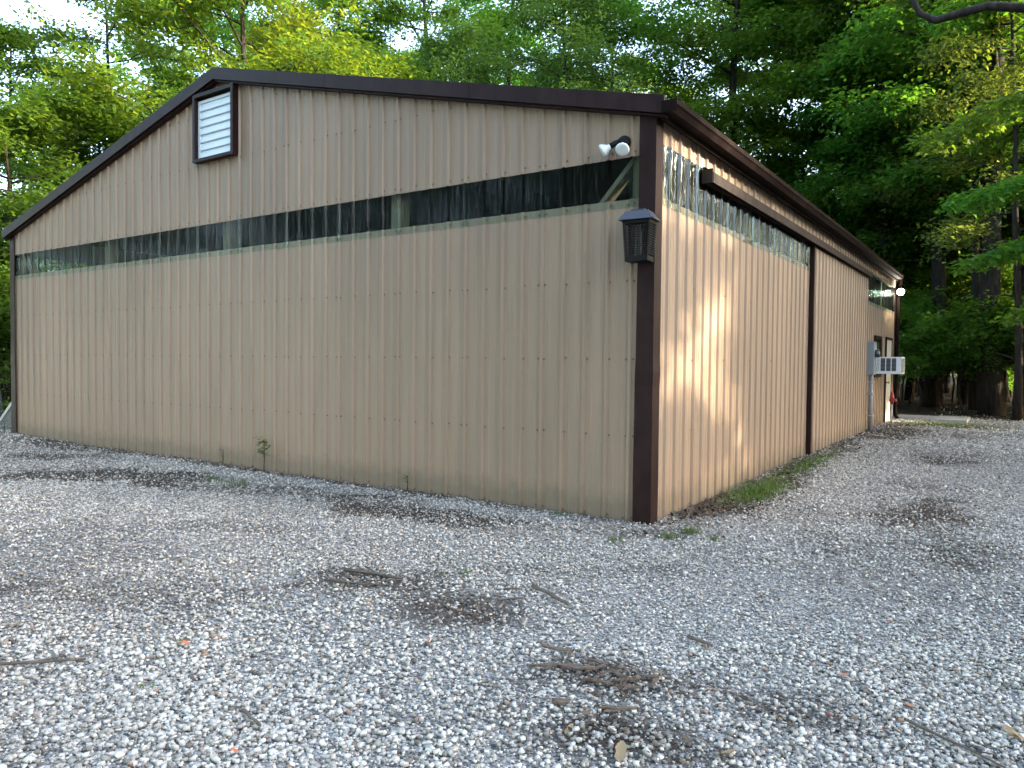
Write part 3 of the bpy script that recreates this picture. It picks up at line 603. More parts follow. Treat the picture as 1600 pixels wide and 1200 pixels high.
# mesh ramp leaning behind the left corner
lp = empty('mesh_ramp', (-13.3, 0.55, float(H(-13.3, 0.55))), 'grey steel mesh ramp leaning beside the dark barn corner', 'ramp', rz=math.radians(24))
RA = Matrix.Rotation(math.radians(-52), 4, 'Y')
def rbar(a, b, w, h): return MB().bar(RA @ Vector(a), RA @ Vector(b), w, h)
for y in (-0.30, 0.30): rbar((-0.35, y, 0.2), (1.5, y, 0.2), 0.04, 0.05).build('side_rail', M_GALV, lp)
rm = MB()
for k in range(30): x = -0.34 + 1.82 * k / 29; rm.bar(RA @ Vector((x, -0.28, 0.21)), RA @ Vector((x, 0.28, 0.21)), 0.022, 0.008)
for k in range(14): y = -0.27 + 0.54 * k / 13; rm.bar(RA @ Vector((-0.35, y, 0.2)), RA @ Vector((1.5, y, 0.2)), 0.012, 0.012)
tag(rm.build('mesh_deck', M_GALV, lp), kind='stuff')
MB().bar((0.75, 0.0, -0.1), (0.9, 0.0, 1.35), 0.08, 0.08).build('prop_post', M_WOOD, lp)

# ------------------------------------------------------------------ small things on the ground
def gp(x, y, dz=0.0): return (x, y, float(H(x, y)) + dz)
def stick(a, b, r, label, bend=0.03, fork=False):
    A, B = Vector(gp(*a, 0.018 + r)), Vector(gp(*b, 0.018 + r)); n = 7; pts = []; d = (B - A); s = Vector((-d.y, d.x, 0)).normalized()
    for i in range(n):
        f = i / (n - 1); q = A.lerp(B, f) + s * (bend * math.sin(f * 3.0 + a[0] * 5) * d.length + random.uniform(-1, 1) * r * 0.5); q.z = float(H(q.x, q.y)) + 0.018 + r; pts.append(q - A)
    m = MB().tube(pts, [r * (1.0 - 0.35 * i / (n - 1)) * random.uniform(0.85, 1.15) for i in range(n)], 7)
    if fork: m.tube([pts[4], pts[4] + (pts[5] - pts[4]) * 0.6 + s * 0.035, pts[5] + s * 0.06], [r * 0.6, r * 0.5, r * 0.3], 6)
    o = m.build('stick', M_STICK, None, True, A); return tag(o, label, 'stick', 'fallen sticks on the gravel')
stick((-1.30, -4.78), (-0.87, -4.29), 0.0085, 'long thin stick cut by the photo edge, lying alone on the gravel', 0.03, True)
stick((-0.985, -2.60), (-0.56, -2.50), 0.013, 'thick dark stick lying on the muddy patch nearest the gable wall', 0.02)
stick((-0.93, -2.83), (-0.60, -2.72), 0.008, 'thin stick lying just below the thick dark stick on the muddy patch', 0.05, True)
stick((-0.72, -2.74), (-0.42, -2.62), 0.006, 'fine twig crossing the muddy patch beside the thick stick', 0.06)
stick((0.22, -2.19), (0.545, -2.35), 0.014, 'short straight stick lying at an angle in clean gravel', 0.0)
stick((0.10, -2.33), (0.19, -2.27), 0.007, 'tiny dark twig just short of the straight angled stick', 0.1)
stick((0.20, -2.53), (0.28, -2.40), 0.008, 'forked twig by the reddish mulch patch', 0.1, True)
stick((0.157, -4.195), (0.32, -4.24), 0.0075, 'short pointed stick in the near gravel below the orange leaves', 0.0)
stick((1.28, -2.39), (1.425, -2.45), 0.010, 'short dark stick right of the bark pile', 0.03)
stick((2.30, -2.75), (2.62, -2.93), 0.006, 'long fine twig in the near gravel beside curled brown leaves', 0.03, True)
def chip(x, y, L, w, an, label, m=M_BARKCHIP, tz=0.05):
    mb = MB(); n = 5; vs = []
    for i in range(n):
        f = i / (n - 1); ww = w * (0.35 + 0.65 * math.sin(math.pi * min(max(f, 0.12), 0.88))) * random.uniform(0.7, 1.1); zz = tz * L * (f - 0.5) + random.uniform(-0.003, 0.003)
        for sy, h in ((-1, 0), (1, 0), (0.8, 0.008), (-0.8, 0.008)): vs.append((L * (f - 0.5), sy * ww / 2, zz + h))
    fs = [(4 * i + k, 4 * i + (k + 1) % 4, 4 * i + 4 + (k + 1) % 4, 4 * i + 4 + k) for i in range(n - 1) for k in range(4)] + [(3, 2, 1, 0), tuple(4 * n - 4 + k for k in range(4))]
    o = mb.add(vs, fs).build('bark_chip', m, None, False, gp(x, y, 0.016 + abs(tz) * L * 0.5)); o.rotation_euler = (random.uniform(-0.12, 0.12), 0, an)
    return tag(o, label, 'bark', 'strips of bark in the pile')
bk = [(1.12, -2.98, 0.20, 0.030, -0.10, 'long grey bark strip along the top of the bark pile'), (1.02, -3.08, 0.15, 0.045, 0.35, 'broad flat bark piece on the side of the pile nearest the mulch'), (0.90, -3.13, 0.17, 0.022, 0.55, 'thin pale bark strip lying just outside the pile'),
      (1.26, -3.10, 0.16, 0.022, 0.85, 'slanting pale bark strip in the middle of the pile'), (1.18, -3.17, 0.14, 0.02, 0.10, 'narrow bark strip under the slanting one'), (1.31, -3.15, 0.11, 0.02, 0.42, 'dark bark splinter at the far end of the pile'),
      (1.10, -3.05, 0.11, 0.018, 1.2, 'short bark splinter standing across the pile'), (1.33, -2.99, 0.09, 0.02, 0.3, 'small rusty bark piece behind the pile'), (1.21, -3.05, 0.12, 0.03, -0.5, 'crooked bark piece near the middle of the pile'),
      (1.36, -3.36, 0.15, 0.02, 0.45, 'dark bark strip lying by itself below the pile'), (1.14, -3.42, 0.075, 0.06, 0.5, 'squarish brown bark flake below the pile'), (0.83, -2.93, 0.16, 0.03, 0.1, 'reddish bark strip half buried in the gravel before the pile')]
for q in bk: chip(*q)
# fallen leaves
def dead_leaf(x, y, L, m, label, cat='leaf', group='fallen leaves on the gravel'):
    vs = []; n = 5
    for i in range(n):
        f = i / (n - 1); w = L * 0.21 * math.sin(math.pi * (0.08 + 0.84 * f)) * (1.25 if i % 2 else 0.85); z = 0.006 + 0.10 * L * math.cos(3 * f + x)
        vs += [(L * (f - 0.5), -w, z + 0.25 * w), (L * (f - 0.5), 0, z), (L * (f - 0.5), w, z + 0.4 * w)]
    o = MB().add(vs, [(3 * i + k, 3 * i + k + 1, 3 * i + 4 + k, 3 * i + 3 + k) for i in range(n - 1) for k in range(2)]).build('fallen_leaf', m, None, True, gp(x, y, 0.022)); o.rotation_euler = (random.uniform(-0.3, 0.3), random.uniform(-0.3, 0.3), random.uniform(0, 6.28))
    return tag(o, label, cat, group)
def pix(u, v, z=0.1):
    d = _f + _r * ((u - 800) / FPX) - _u * ((v - 600) / FPX); t = (z - CAM[2]) / d.z; return CAM[0] + d.x * t, CAM[1] + d.y * t
for u, v, L, m, lb in ((289, 1010, 0.045, M_ORANGE, 'small orange leaf beside a sprig in the near gravel'), (392, 1003, 0.045, M_ORANGE, 'bright orange leaf alone in the gravel below the muddy patch'), (180, 978, 0.035, M_RUST, 'dull red leaf up the yard from the long thin stick'), (410, 924, 0.05, M_RUST, 'red-brown leaf near the two dark sticks'),
                       (366, 1183, 0.03, M_ORANGE, 'red leaf scrap at the bottom of the yard under the pointed stick'), (1390, 973, 0.04, M_ORANGE, 'orange leaf in the clean gravel farthest out from the barn corner'), (1319, 1060, 0.03, M_ORANGE, 'orange chip of leaf in the middle of the open gravel'), (1421, 1107, 0.035, M_ORANGE, 'orange leaf beside a dark pebble in the near gravel'),
                       (1268, 1082, 0.03, M_RUST, 'rusty leaf scrap right of the bark pile'), (1377, 1143, 0.03, M_RUST, 'dark red leaf scrap near the bottom of the yard'), (1322, 1181, 0.03, M_RUST, 'red leaf scrap at the very bottom of the photo'), (1583, 1007, 0.035, M_ORANGE, 'salmon leaf at the edge of the photo on clean gravel'), (1530, 957, 0.05, M_DRYLEAF, 'tan leaf on the gravel toward the drive'),
                       (1296, 1121, 0.04, M_RUST, 'brown-red leaf on the dark patch right of the bark pile'), (1580, 1142, 0.085, M_DRYLEAF, 'curled tan leaf by the fine twig, largest of the brown leaves'), (1595, 1150, 0.07, M_DRYLEAF, 'curled brown leaf cut by the photo edge'), (1135, 1185, 0.09, M_DRYLEAF, 'dry brown leaf at the bottom below the bark pile'), (970, 1185, 0.10, M_DRYLEAF, 'crumpled brown leaf below the bark pile'),
                       (890, 1150, 0.06, M_DRYLEAF, 'pale brown leaf left of the crumpled one'), (670, 1005, 0.03, M_ORANGE, 'pinkish leaf chip below the muddy patch'), (280, 883, 0.07, M_DRYLEAF, 'pale dry leaf in the gravel before the gable wall'), (1370, 1040, 0.05, M_DRYLEAF, 'olive brown leaf in the open gravel')):
    x, y = pix(u, v); dead_leaf(x, y, L, m, lb)
# dark clods and pebbles standing out of the far gravel are left to the gravel itself
# leaf litter drifted against the long wall and round the muddy places
def litter(n, places):
    V, F, T = [], [], []
    for (cx, cy, rx, ry, k) in places:
        x = cx + rng.normal(0, rx, k); y = cy + rng.normal(0, ry, k); ok = ~((x < 0.04) & (y > -0.04)); x, y = x[ok], y[ok]; k = len(x)
        L = rng.uniform(0.006, 0.024, k) if cy < 0 else rng.uniform(0.010, 0.04, k); az = rng.uniform(0, 6.283, k); z = H(x, y) + rng.uniform(0.006, 0.035, k)
        d = np.stack([np.cos(az), np.sin(az), rng.normal(0, 0.35, k)], -1) * L[:, None]; s = np.stack([-np.sin(az), np.cos(az), rng.normal(0, 0.4, k)], -1) * (L * rng.uniform(0.15, 0.45, k))[:, None]
        c = np.stack([x, y, z], -1); b = sum(len(q) for q in V)
        V.append(np.stack([c - d, c - s, c + d, c + s], 1).reshape(-1, 3)); F.append(np.arange(4 * k).reshape(k, 4) + b); T.append(rng.random(k))
    return np.concatenate(V), np.concatenate(F), np.concatenate(T)
lv, lff, lt = litter(0, [(-6.0, -0.10, 3.6, 0.05, 1500), (-1.2, -0.12, 0.7, 0.06, 350), (0.16, 1.2, 0.12, 0.6, 1210), (0.2, 3.6, 0.14, 1.0, 990), (0.35, 2.0, 0.25, 0.8, 385), (0.25, 7.5, 0.2, 1.8, 495), (0.6, 11.0, 0.5, 1.2, 495), (0.1, -2.72, 0.17, 0.13, 385), (1.2, -3.1, 0.2, 0.1, 440), (1.35, -3.5, 0.3, 0.12, 275), (-0.7, -2.6, 0.25, 0.15, 275), (-1.9, -0.85, 0.6, 0.2, 275), (1.9, -2.95, 0.3, 0.12, 165), (0.0, -0.35, 0.25, 0.12, 137), (-6.3, -1.4, 0.9, 0.3, 275), (1.95, 1.9, 0.3, 0.7, 165)])
tag(link('leaf_litter', np_mesh('leaf_litter', lv, lff, M_LITTER, lt)), 'brown leaf litter and mulch drifted on the gravel', 'leaf litter', kind='stuff')
# grass and weeds
def blades(n, spread, hmin, hmax, w, lean=0.5):
    x, y = rng.normal(0, spread[0], n), rng.normal(0, spread[1], n); az = rng.uniform(0, 6.283, n); h = rng.uniform(hmin, hmax, n); ln = rng.uniform(0.1, lean, n) * h
    dx, dy = np.cos(az), np.sin(az); z0 = np.zeros(n); ww = w * rng.uniform(0.6, 1.2, n)
    b1 = np.stack([x - dy * ww, y + dx * ww, z0], -1); b2 = np.stack([x + dy * ww, y - dx * ww, z0], -1)
    m1 = np.stack([x + dx * ln * 0.4 + dy * ww * 0.8, y + dy * ln * 0.4 - dx * ww * 0.8, h * 0.6], -1); m2 = np.stack([x + dx * ln * 0.4 - dy * ww * 0.8, y + dy * ln * 0.4 + dx * ww * 0.8, h * 0.6], -1)
    t1 = np.stack([x + dx * ln, y + dy * ln, h], -1); t2 = t1 + np.array([0.0004, 0, 0])
    V = np.stack([b1, b2, m1, m2, t1, t2], 1).reshape(-1, 3); i = (np.arange(n) * 6)[:, None]
    F = np.concatenate([np.array([[0, 1, 2, 3]]) + i, np.array([[3, 2, 5, 4]]) + i]); return V, F, np.tile(rng.random(n), 2)
for u, v, n, sp, h, lb in ((690, 893, 22, 0.012, 0.055, 'small green grass tuft above the muddy patch'), (727, 890, 26, 0.02, 0.05, 'second green grass tuft just right of the small one'), (960, 842, 60, 0.045, 0.05, 'grass tuft just below the foot of the barn corner'), (1045, 838, 70, 0.04, 0.06, 'grass tuft in the gravel right of the corner trim'),
                        (1078, 831, 80, 0.045, 0.07, 'thicker grass tuft near the end of the long wall'), (1115, 843, 40, 0.03, 0.05, 'small grass tuft out from the long wall'), (1088, 857, 25, 0.04, 0.03, 'faint sprinkle of grass before the corner tufts'), (285, 1005, 14, 0.008, 0.045, 'tiny grass sprig by the small orange leaf'), (228, 1070, 12, 0.012, 0.04, 'tiny grass sprig in the near gravel'),
                        (335, 752, 60, 0.07, 0.08, 'pale weed clump in front of the gable wall, nearer the mesh ramp'), (372, 757, 70, 0.07, 0.09, 'pale weed clump in front of the gable wall beside the sapling'), (875, 803, 40, 0.04, 0.06, 'weed clump at the foot of the gable wall'), (1262, 706, 120, 0.07, 0.14, 'weeds round the foot of the sliding door edge')):
    x, y = pix(u, v); V, F, T = blades(n, (sp, sp), h * 0.5, h, 0.0028, 0.9)
    tag(link('grass_tuft', np_mesh('grass_tuft', V, F, M_GRASS, T), None, gp(x, y, 0.0)), lb, 'grass', 'tufts of grass in the gravel')
V, F, T = blades(2600, (0.12, 0.42), 0.03, 0.09, 0.003, 1.0); V2, F2, T2 = blades(1500, (0.10, 1.0), 0.02, 0.07, 0.003, 1.0); V2 = V2 + np.array([-0.02, 2.6, 0.05])
V3, F3, T3 = blades(2200, (0.5, 0.35), 0.02, 0.07, 0.004, 1.0); V3 = V3 + np.array([0.9, 11.2, 0.055])
V = np.concatenate([V, V2, V3]); V[:, 0] = np.maximum(V[:, 0], -0.28)
tag(link('grass', np_mesh('grass', V, np.concatenate([F, F2 + len(T) * 3, F3 + (len(T) + len(T2)) * 3]), M_GRASS, np.concatenate([T, T2, T3])), None, (0.31, 2.25, float(H(0.31, 2.25)) - 0.005)), 'low green grass growing along the foot of the long wall', 'grass', kind='stuff')
def weed(x, y, h, n, label, spread=0.12, L=0.055):
    w = empty('weed_sapling', gp(x, y), label, 'weed', 'weeds along the gable wall'); st_ = MB(); tips = []
    st_.tube([(0, 0, -0.02), (0.01, 0.005, h * 0.4), (0.0, 0.01, h * 0.75), (0.015, 0, h * 0.95)], [0.005, 0.0045, 0.003, 0.0015], 6)
    for k in range(8):
        z = h * (0.42 + 0.065 * k); a = k * 2.4; r = spread * random.uniform(0.5, 1.0)
        e = (math.cos(a) * r, math.sin(a) * r * 0.6 - 0.02, z + h * 0.12); st_.tube([(0.005, 0.005, z), e], [0.002, 0.001], 5); tips += [(Vector((0.005, 0.005, z)).lerp(Vector(e), f)) for f in (0.4, 0.6, 0.8, 1.0)]
    st_.build('stem', M_BARK, w)
    for k in range(n):
        c = random.choice(tips) + Vector((random.uniform(-0.03, 0.03), random.uniform(-0.03, 0.02), random.uniform(-0.03, 0.03))); a = random.uniform(0, 6.28); l = L * random.uniform(0.6, 1.1); d = Vector((math.cos(a), math.sin(a), random.uniform(-0.4, 0.3))) * l; s = Vector((-math.sin(a), math.cos(a), random.uniform(-0.3, 0.3))) * l * 0.42
        MB().add([(0, 0, 0), d * 0.5 + s + Vector((0, 0, 0.006)), d, d * 0.5 - s + Vector((0, 0, 0.006))], [(0, 1, 2), (0, 2, 3)]).build('leaf', M_LEAFY, w, False, c)
    return w
weed(-5.06, -0.12, 0.44, 80, 'leafy green sapling standing against the gable wall')
weed(-5.98, -0.06, 0.22, 8, 'spindly bare weed left of the leafy sapling against the wall', 0.04, 0.03)
weed(-2.73, -0.08, 0.19, 12, 'small thin weed at the foot of the gable wall', 0.04, 0.03)
weed(-11.95, -0.25, 0.25, 8, 'dry weed stalk by the wall end beside the mesh ramp', 0.06, 0.03)

# ------------------------------------------------------------------ trees
def leaf_cloud(C, D, n_per, sig, L, flat=0.5, droop=0.2, aspect=0.5):
    """leaves round the cluster centres C growing out along D"""
    k = len(C) * n_per; c = np.repeat(C, n_per, 0) + rng.normal(0, 1, (k, 3)) * np.array([sig, sig, sig * flat])
    az = rng.uniform(0, 6.283, k); d = np.stack([np.cos(az), np.sin(az), rng.normal(-droop, 0.35, k)], -1) + 0.6 * np.repeat(D, n_per, 0); d /= np.linalg.norm(d, axis=1)[:, None]
    up = np.stack([rng.normal(0, 0.45, k), rng.normal(0, 0.45, k), np.ones(k)], -1); s = np.cross(d, up); s /= np.linalg.norm(s, axis=1)[:, None] + 1e-6; nn = np.cross(s, d)
    l = L * rng.uniform(0.65, 1.2, k)[:, None]; w = l * aspect * 0.5
    V = np.stack([c, c + d * l * 0.45 + s * w + nn * w * 0.35, c + d * l, c + d * l * 0.45 - s * w + nn * w * 0.35], 1).reshape(-1, 3)
    i = (np.arange(k) * 4)[:, None]
    F = np.concatenate([np.array([[0, 1, 2]]) + i, np.array([[0, 2, 3]]) + i]); t = np.clip(rng.normal(0.45, 0.25, k) + 0.0, 0, 1)
    cl = np.repeat(rng.normal(0, 0.16, len(C)), n_per); t = np.clip(t + cl, 0, 1)
    return V, F, np.tile(t, 2)
def norm(v): return v / (np.linalg.norm(v) + 1e-9)
def make_tree(seed, h, base, cr, tr, nb=18, nsub=7, ncl=6, nper=14, L=0.15, sig=0.26, lean=(0, 0), shape='round', flat=0.45, up=0.45, aspect=0.5, dead=0):
    R = np.random.default_rng(seed); mb = MB(); n = 10; P = []
    wob = R.normal(0, 0.14, (n, 2)).cumsum(0) * 0.5
    for i in range(n):
        f = i / (n - 1); P.append(np.array([wob[i, 0] - wob[0, 0] + lean[0] * h * f, wob[i, 1] - wob[0, 1] + lean[1] * h * f, -0.2 + (h * 0.93 + 0.2) * f]))
    rad = [tr * (1.35 if i == 0 else 1.0) * (1 - 0.9 * (i / (n - 1)) ** 1.1) + 0.012 for i in range(n)]
    mb.tube([tuple(p) for p in P], rad, 9)
    P = np.array(P); CC, DD = [], []
    def at(z): f = np.clip((z + 0.2) / (h * 0.93 + 0.2), 0, 1) * (n - 1); i = min(int(f), n - 2); return P[i] + (P[i + 1] - P[i]) * (f - i), rad[i] + (rad[i + 1] - rad[i]) * (f - i)
    for b in range(nb + dead):
        isdead = b >= nb
        f = (b + R.uniform(0.1, 0.9)) / nb if not isdead else R.uniform(-0.5, 0.2)
        z = base + (h * 0.93 - base) * f; z = max(z, 1.5); p0, r0 = at(z); a = b * 2.4 + R.uniform(-0.5, 0.5)
        prof = {'round': math.sin(math.pi * (0.2 + 0.75 * max(f, 0))) ** 0.7, 'cone': 1.05 - 0.8 * max(f, 0), 'vase': 0.5 + 0.6 * max(f, 0) - 0.5 * max(f - 0.7, 0)}[shape]
        ln = cr * prof * R.uniform(0.75, 1.12) * (0.5 if isdead else 1); el = up * R.uniform(0.5, 1.4) + 0.5 * max(f - 0.6, 0)
        d = np.array([math.cos(a) * math.cos(el), math.sin(a) * math.cos(el), math.sin(el)]); pts = [p0]; m = 6
        for i in range(m):
            d = norm(d + R.normal(0, 0.10, 3) + np.array([0, 0, -0.05 - 0.03 * i * (up < 0.5)])); pts.append(pts[-1] + d * ln / m)
        br = max(min(r0 * 0.5, 0.022 * ln + 0.01), 0.014); mb.tube([tuple(p) for p in pts], [br * (1 - 0.85 * i / m) + 0.004 for i in range(m + 1)], 6, False)
        if isdead: continue
        for s in range(nsub):
            g = R.uniform(0.25, 1.0); i = min(int(g * m), m - 1); q = pts[i] + (pts[i + 1] - pts[i]) * (g * m - i); dd = norm(pts[i + 1] - pts[i])
            sd_ = norm(np.cross(dd, [0, 0, 1])) * (1 if s % 2 else -1); e = norm(dd * 0.7 + sd_ * R.uniform(0.5, 1.1) + np.array([0, 0, R.normal(0.0, 0.3)])); sl_ = ln * R.uniform(0.22, 0.42)
            qq = [q]
            for j in range(3): e = norm(e + R.normal(0, 0.13, 3) + np.array([0, 0, -0.05])); qq.append(qq[-1] + e * sl_ / 3)
            mb.tube([tuple(p) for p in qq], [0.014, 0.011, 0.008, 0.004], 4, False)
            for c in range(ncl):
                w = R.uniform(0.15, 1.08); j = min(int(w * 3), 2); CC.append(qq[j] + (qq[j + 1] - qq[j]) * (w * 3 - j) + R.normal(0, 0.12, 3)); DD.append(e)
    CC, DD = np.array(CC), np.array(DD)
    keep = R.random(len(CC)) < 0.93; V, F, T = leaf_cloud(CC[keep], DD[keep], nper, sig, L, flat, aspect=aspect)
    tm = bpy.data.meshes.new('trunk'); tm.from_pydata(mb.v, [], mb.f); tm.update(); tm.polygons.foreach_set('use_smooth', [True] * len(tm.polygons)); tm.materials.append(M_BARK)
    return tm, V, F, T
def tree_kind(leaf, *a, **k):
    tm, V, F, T = make_tree(*a, **k); return tm, np_mesh('crown', V, F, leaf, T)
KIND = {
    'maple':  tree_kind(M_LEAF, 1, 17.5, 2.8, 4.8, 0.20, 34, 9, 4, 40, 0.18, 0.30, flat=0.5, aspect=0.62),
    'tall':   tree_kind(M_LEAF, 2, 21.0, 5.5, 4.6, 0.24, 32, 9, 4, 38, 0.19, 0.31, lean=(0.02, 0.01), dead=5, aspect=0.62),
    'ash':    tree_kind(M_LEAF2, 3, 15.5, 2.2, 3.9, 0.16, 36, 8, 4, 38, 0.16, 0.28, shape='round', flat=0.75, aspect=0.46),
    'heaven': tree_kind(M_LEAFY, 4, 13.8, 2.4, 4.5, 0.16, 32, 8, 4, 40, 0.21, 0.31, flat=0.55, aspect=0.42, up=0.6),
    'young':  tree_kind(M_LEAF, 5, 8.0, 1.0, 2.9, 0.07, 22, 7, 4, 30, 0.16, 0.26, flat=0.42, up=0.3, aspect=0.62),
    'high':   tree_kind(M_LEAF, 6, 22.0, 6.0, 5.2, 0.27, 30, 9, 4, 38, 0.19, 0.32, up=0.5, dead=6, shape='vase', aspect=0.62),
    'slim':   tree_kind(M_LEAF2, 8, 16.0, 4.5, 2.9, 0.11, 24, 7, 4, 28, 0.16, 0.28, lean=(-0.06, 0.0), dead=4, aspect=0.55),
    'shrub':  tree_kind(M_LEAF, 9, 2.6, 0.2, 1.6, 0.03, 14, 6, 4, 22, 0.125, 0.19, up=0.7, aspect=0.6),
}
def place(kind, x, y, label, s=1.0, rz=None, group='trees round the yard', cat='tree', name=None):
    rz = random.uniform(0, 6.28) if rz is None else rz
    e = empty(name or ('shrub' if kind == 'shrub' else 'leafy_tree'), (x, y, float(H(x, y))), label, cat, group, rz); e.scale = (s, s, s * random.uniform(0.95, 1.06))
    tm, cm = KIND[kind]; t = link('trunk', tm, e); c = link('crown', cm, e); c['kind'] = 'stuff'; return e
def bear(u, d):  # a spot at bearing u (photo column) and distance d from where the photographer stood
    a = math.atan((u - 800) / FPX); an = YAW - a; return CAM[0] - math.sin(an) * d, CAM[1] + math.cos(an) * d
def P(kind, u, d, label, **k): return place(kind, *bear(u, d), label, **k)
# woods straight behind the yard and barn, named from the drive side inwards
P('high', 1553, 24.5, 'tall tree with the thickest dark trunk at the edge of the woods', rz=0.6)
P('slim', 1524, 27.0, 'slender dark tree just behind the thickest trunk', s=1.15)
P('tall', 1456, 27.5, 'tall tree with a straight dark trunk past the barn end')
P('slim', 1592, 22.5, 'thin leaning tree at the photo edge before the thick trunk', s=0.8)
P('slim', 1420, 31, 'slim tree seen over the glowing corner lamp', s=1.2)
P('tall', 1288, 29.5, 'tall tree with a leaning trunk rising over the gutter', rz=2.0)
P('high', 1375, 28.5, 'high-crowned tree with layered boughs above the lamp', s=0.9, rz=3.0)
P('maple', 1205, 31, 'broad green tree behind the middle of the long roof edge', s=0.95)
P('maple', 1335, 31.5, 'full leafy tree filling the space above the far eave', s=0.95, rz=1.2)
P('maple', 1462, 33, 'full leafy tree behind the straight dark trunk', s=0.9, rz=4.0)
P('high', 1130, 29, 'high-crowned tree right of the narrow gap of sky', s=0.92)
P('maple', 950, 29, 'sunlit broad tree left of the narrow gap of sky', s=0.86)
P('ash', 865, 26, 'grey-green ash above the barn roof left of the sunlit broad tree', s=0.95)
P('tall', 775, 33, 'tall tree with yellow sunlit leaves and visible limbs over the roof', s=0.95)
P('high', 665, 31, 'tall tree with dark bare limbs over the middle of the roof', s=0.85)
P('ash', 705, 25, 'small grey-green tree just over the roof line', s=0.82)
P('tall', 520, 32, 'dark tall tree behind the rounded vine mound', s=0.9)
P('heaven', 395, 22.5, 'bright feathery-leaved tree over the barn peak', s=0.98)
P('heaven', 470, 25.5, 'yellow-green tree beside the vine mound', s=0.82)
P('slim', 205, 25, 'dark narrow tree between the two patches of sky', s=0.9, rz=0.5)
P('ash', 160, 22, 'lower dark tree beside the sloping roof edge', s=0.55, rz=0.0)
P('heaven', 35, 34, 'golden sunlit tree at the photo edge under blue sky', s=0.80, rz=0.4)
P('maple', 280, 24, 'leafy tree behind the sloping roof edge of the gable', s=0.58, rz=0.0)
P('young', 110, 21, 'young tree low behind the barn eave', s=1.0)
P('young', 15, 20, 'young tree by the mesh ramp at the photo edge', s=0.95)
P('maple', 20, 27, 'green tree behind the barn corner trim at the photo edge', s=0.62)
deep = 'tree deep in the woods behind the front row'; DEEP = []
for kind, u, d, s in (('tall', 1600, 30, 1), ('maple', 330, 33, .95), ('maple', 825, 42, 0.95), ('tall', 605, 40, .9), ('tall', 1640, 36, 1), ('maple', 1450, 46, 1.0), ('tall', 1000, 42, 0.85), ('young', 1480, 36, 1.2), ('young', 1560, 38, 1.1), ('young', 1430, 36, 1.1), ('young', 1340, 30, 1.2), ('slim', 1505, 29, 1.1), ('slim', 1440, 34, 1.2), ('slim', 1572, 32, 1.2), ('slim', 1478, 39, 1.2), ('young', 1400, 32, 1.2), ('young', 1520, 42, 1.3), ('young', 1590, 40, 1.3), ('young', 1455, 43, 1.3), ('young', 1500, 33, 1.0)):
    DEEP.append((u, P(kind, u, d, deep, s=s, group='trees deep in the woods')))
ORD = 'first second third fourth fifth sixth seventh eighth ninth tenth eleventh twelfth thirteenth fourteenth fifteenth sixteenth seventeenth eighteenth nineteenth twentieth twenty-first twenty-second twenty-third twenty-fourth'.split()
for k, (u, o) in enumerate(sorted(DEEP, key=lambda q: -q[0])): o['label'] = ORD[k] + ' tree from the right edge among those deep in the woods'
sh = [(1412, 25.5), (1440, 24), (1470, 26), (1498, 25), (1530, 27.5), (1568, 26.5), (1600, 24.5), (1425, 29), (1490, 30), (1550, 31), (1590, 29), (1400, 27), (1455, 33), (1520, 34), (1580, 35), (1640, 27)]
for k, (u, d) in enumerate(sorted(sh)): P('shrub', u, d, ORD[k] + ' dark undergrowth shrub out from the far corner of the barn', s=random.uniform(0.7, 1.2), group='undergrowth shrubs', cat='shrub')
P('shrub', 8, 18.5, 'green bush beside the mesh ramp', s=0.9, group='undergrowth shrubs', cat='shrub'); P('shrub', 22, 20.5, 'green bush behind the barn corner', s=1.1, group='undergrowth shrubs', cat='shrub'); P('shrub', 2, 21, 'tall bush behind the mesh ramp', s=1.4, group='undergrowth shrubs', cat='shrub')
# tree whose long bough reaches in over the drive
ov = place('slim', 6.6, 10.2, 'tree beside the drive whose long crooked bough crosses the top of the photo', s=0.95, rz=1.0)
bp = [(6.6, 10.2, 6.2), (5.2, 9.3, 6.9), (3.9, 8.5, 6.95), (2.6, 8.05, 6.98), (2.05, 8.0, 7.13), (1.7, 7.98, 7.10), (1.35, 7.95, 7.06), (1.12, 7.93, 7.22), (1.0, 7.9, 7.5), (1.0, 7.9, 8.0), (1.1, 8.1, 8.7)]
_inv = ov.matrix_basis.inverted() if False else (Matrix.Translation(ov.location) @ ov.rotation_euler.to_matrix().to_4x4() @ Matrix.Diagonal((*ov.scale, 1))).inverted()
MB().tube([_inv @ Vector(q) for q in bp], [0.14, 0.12, 0.10, 0.075, 0.068, 0.068, 0.062, 0.052, 0.04, 0.03, 0.015], 9).build('bough', M_BARK, ov, True)
# low maple sprays hanging from it and from its neighbour at the edge of the woods
def spray(path, n, label=None, parent=None):
    C = []; D = []; mbt = MB(); pp = [Vector(q) for q in path]; mbt.tube(pp, [0.03 - 0.024 * i / (len(pp) - 1) for i in range(len(pp))], 5, False)
    for k in range(n):
        g = random.uniform(0.25, 1.0) * (len(pp) - 1); i = min(int(g), len(pp) - 2); q = pp[i].lerp(pp[i + 1], g - i); d = (pp[i + 1] - pp[i]).normalized(); sd_ = d.cross(Vector((0, 0, 1))).normalized() * random.uniform(-1, 1) * 0.75
        C.append(np.array(q + sd_ + Vector((0, 0, random.uniform(-0.12, 0.05) - 0.15 * abs(sd_.length))))); D.append(np.array((d + sd_).normalized()))
    return mbt, leaf_cloud(np.array(C), np.array(D), 20, 0.18, 0.16, 0.3, 0.15, 0.62)
nb_ = place('slim', 5.6, 13.6, 'tree at the edge of the woods with low maple boughs hanging into view', s=0.9, rz=2.4)
_inv2 = (Matrix.Translation(nb_.location) @ nb_.rotation_euler.to_matrix().to_4x4() @ Matrix.Diagonal((*nb_.scale, 1))).inverted()
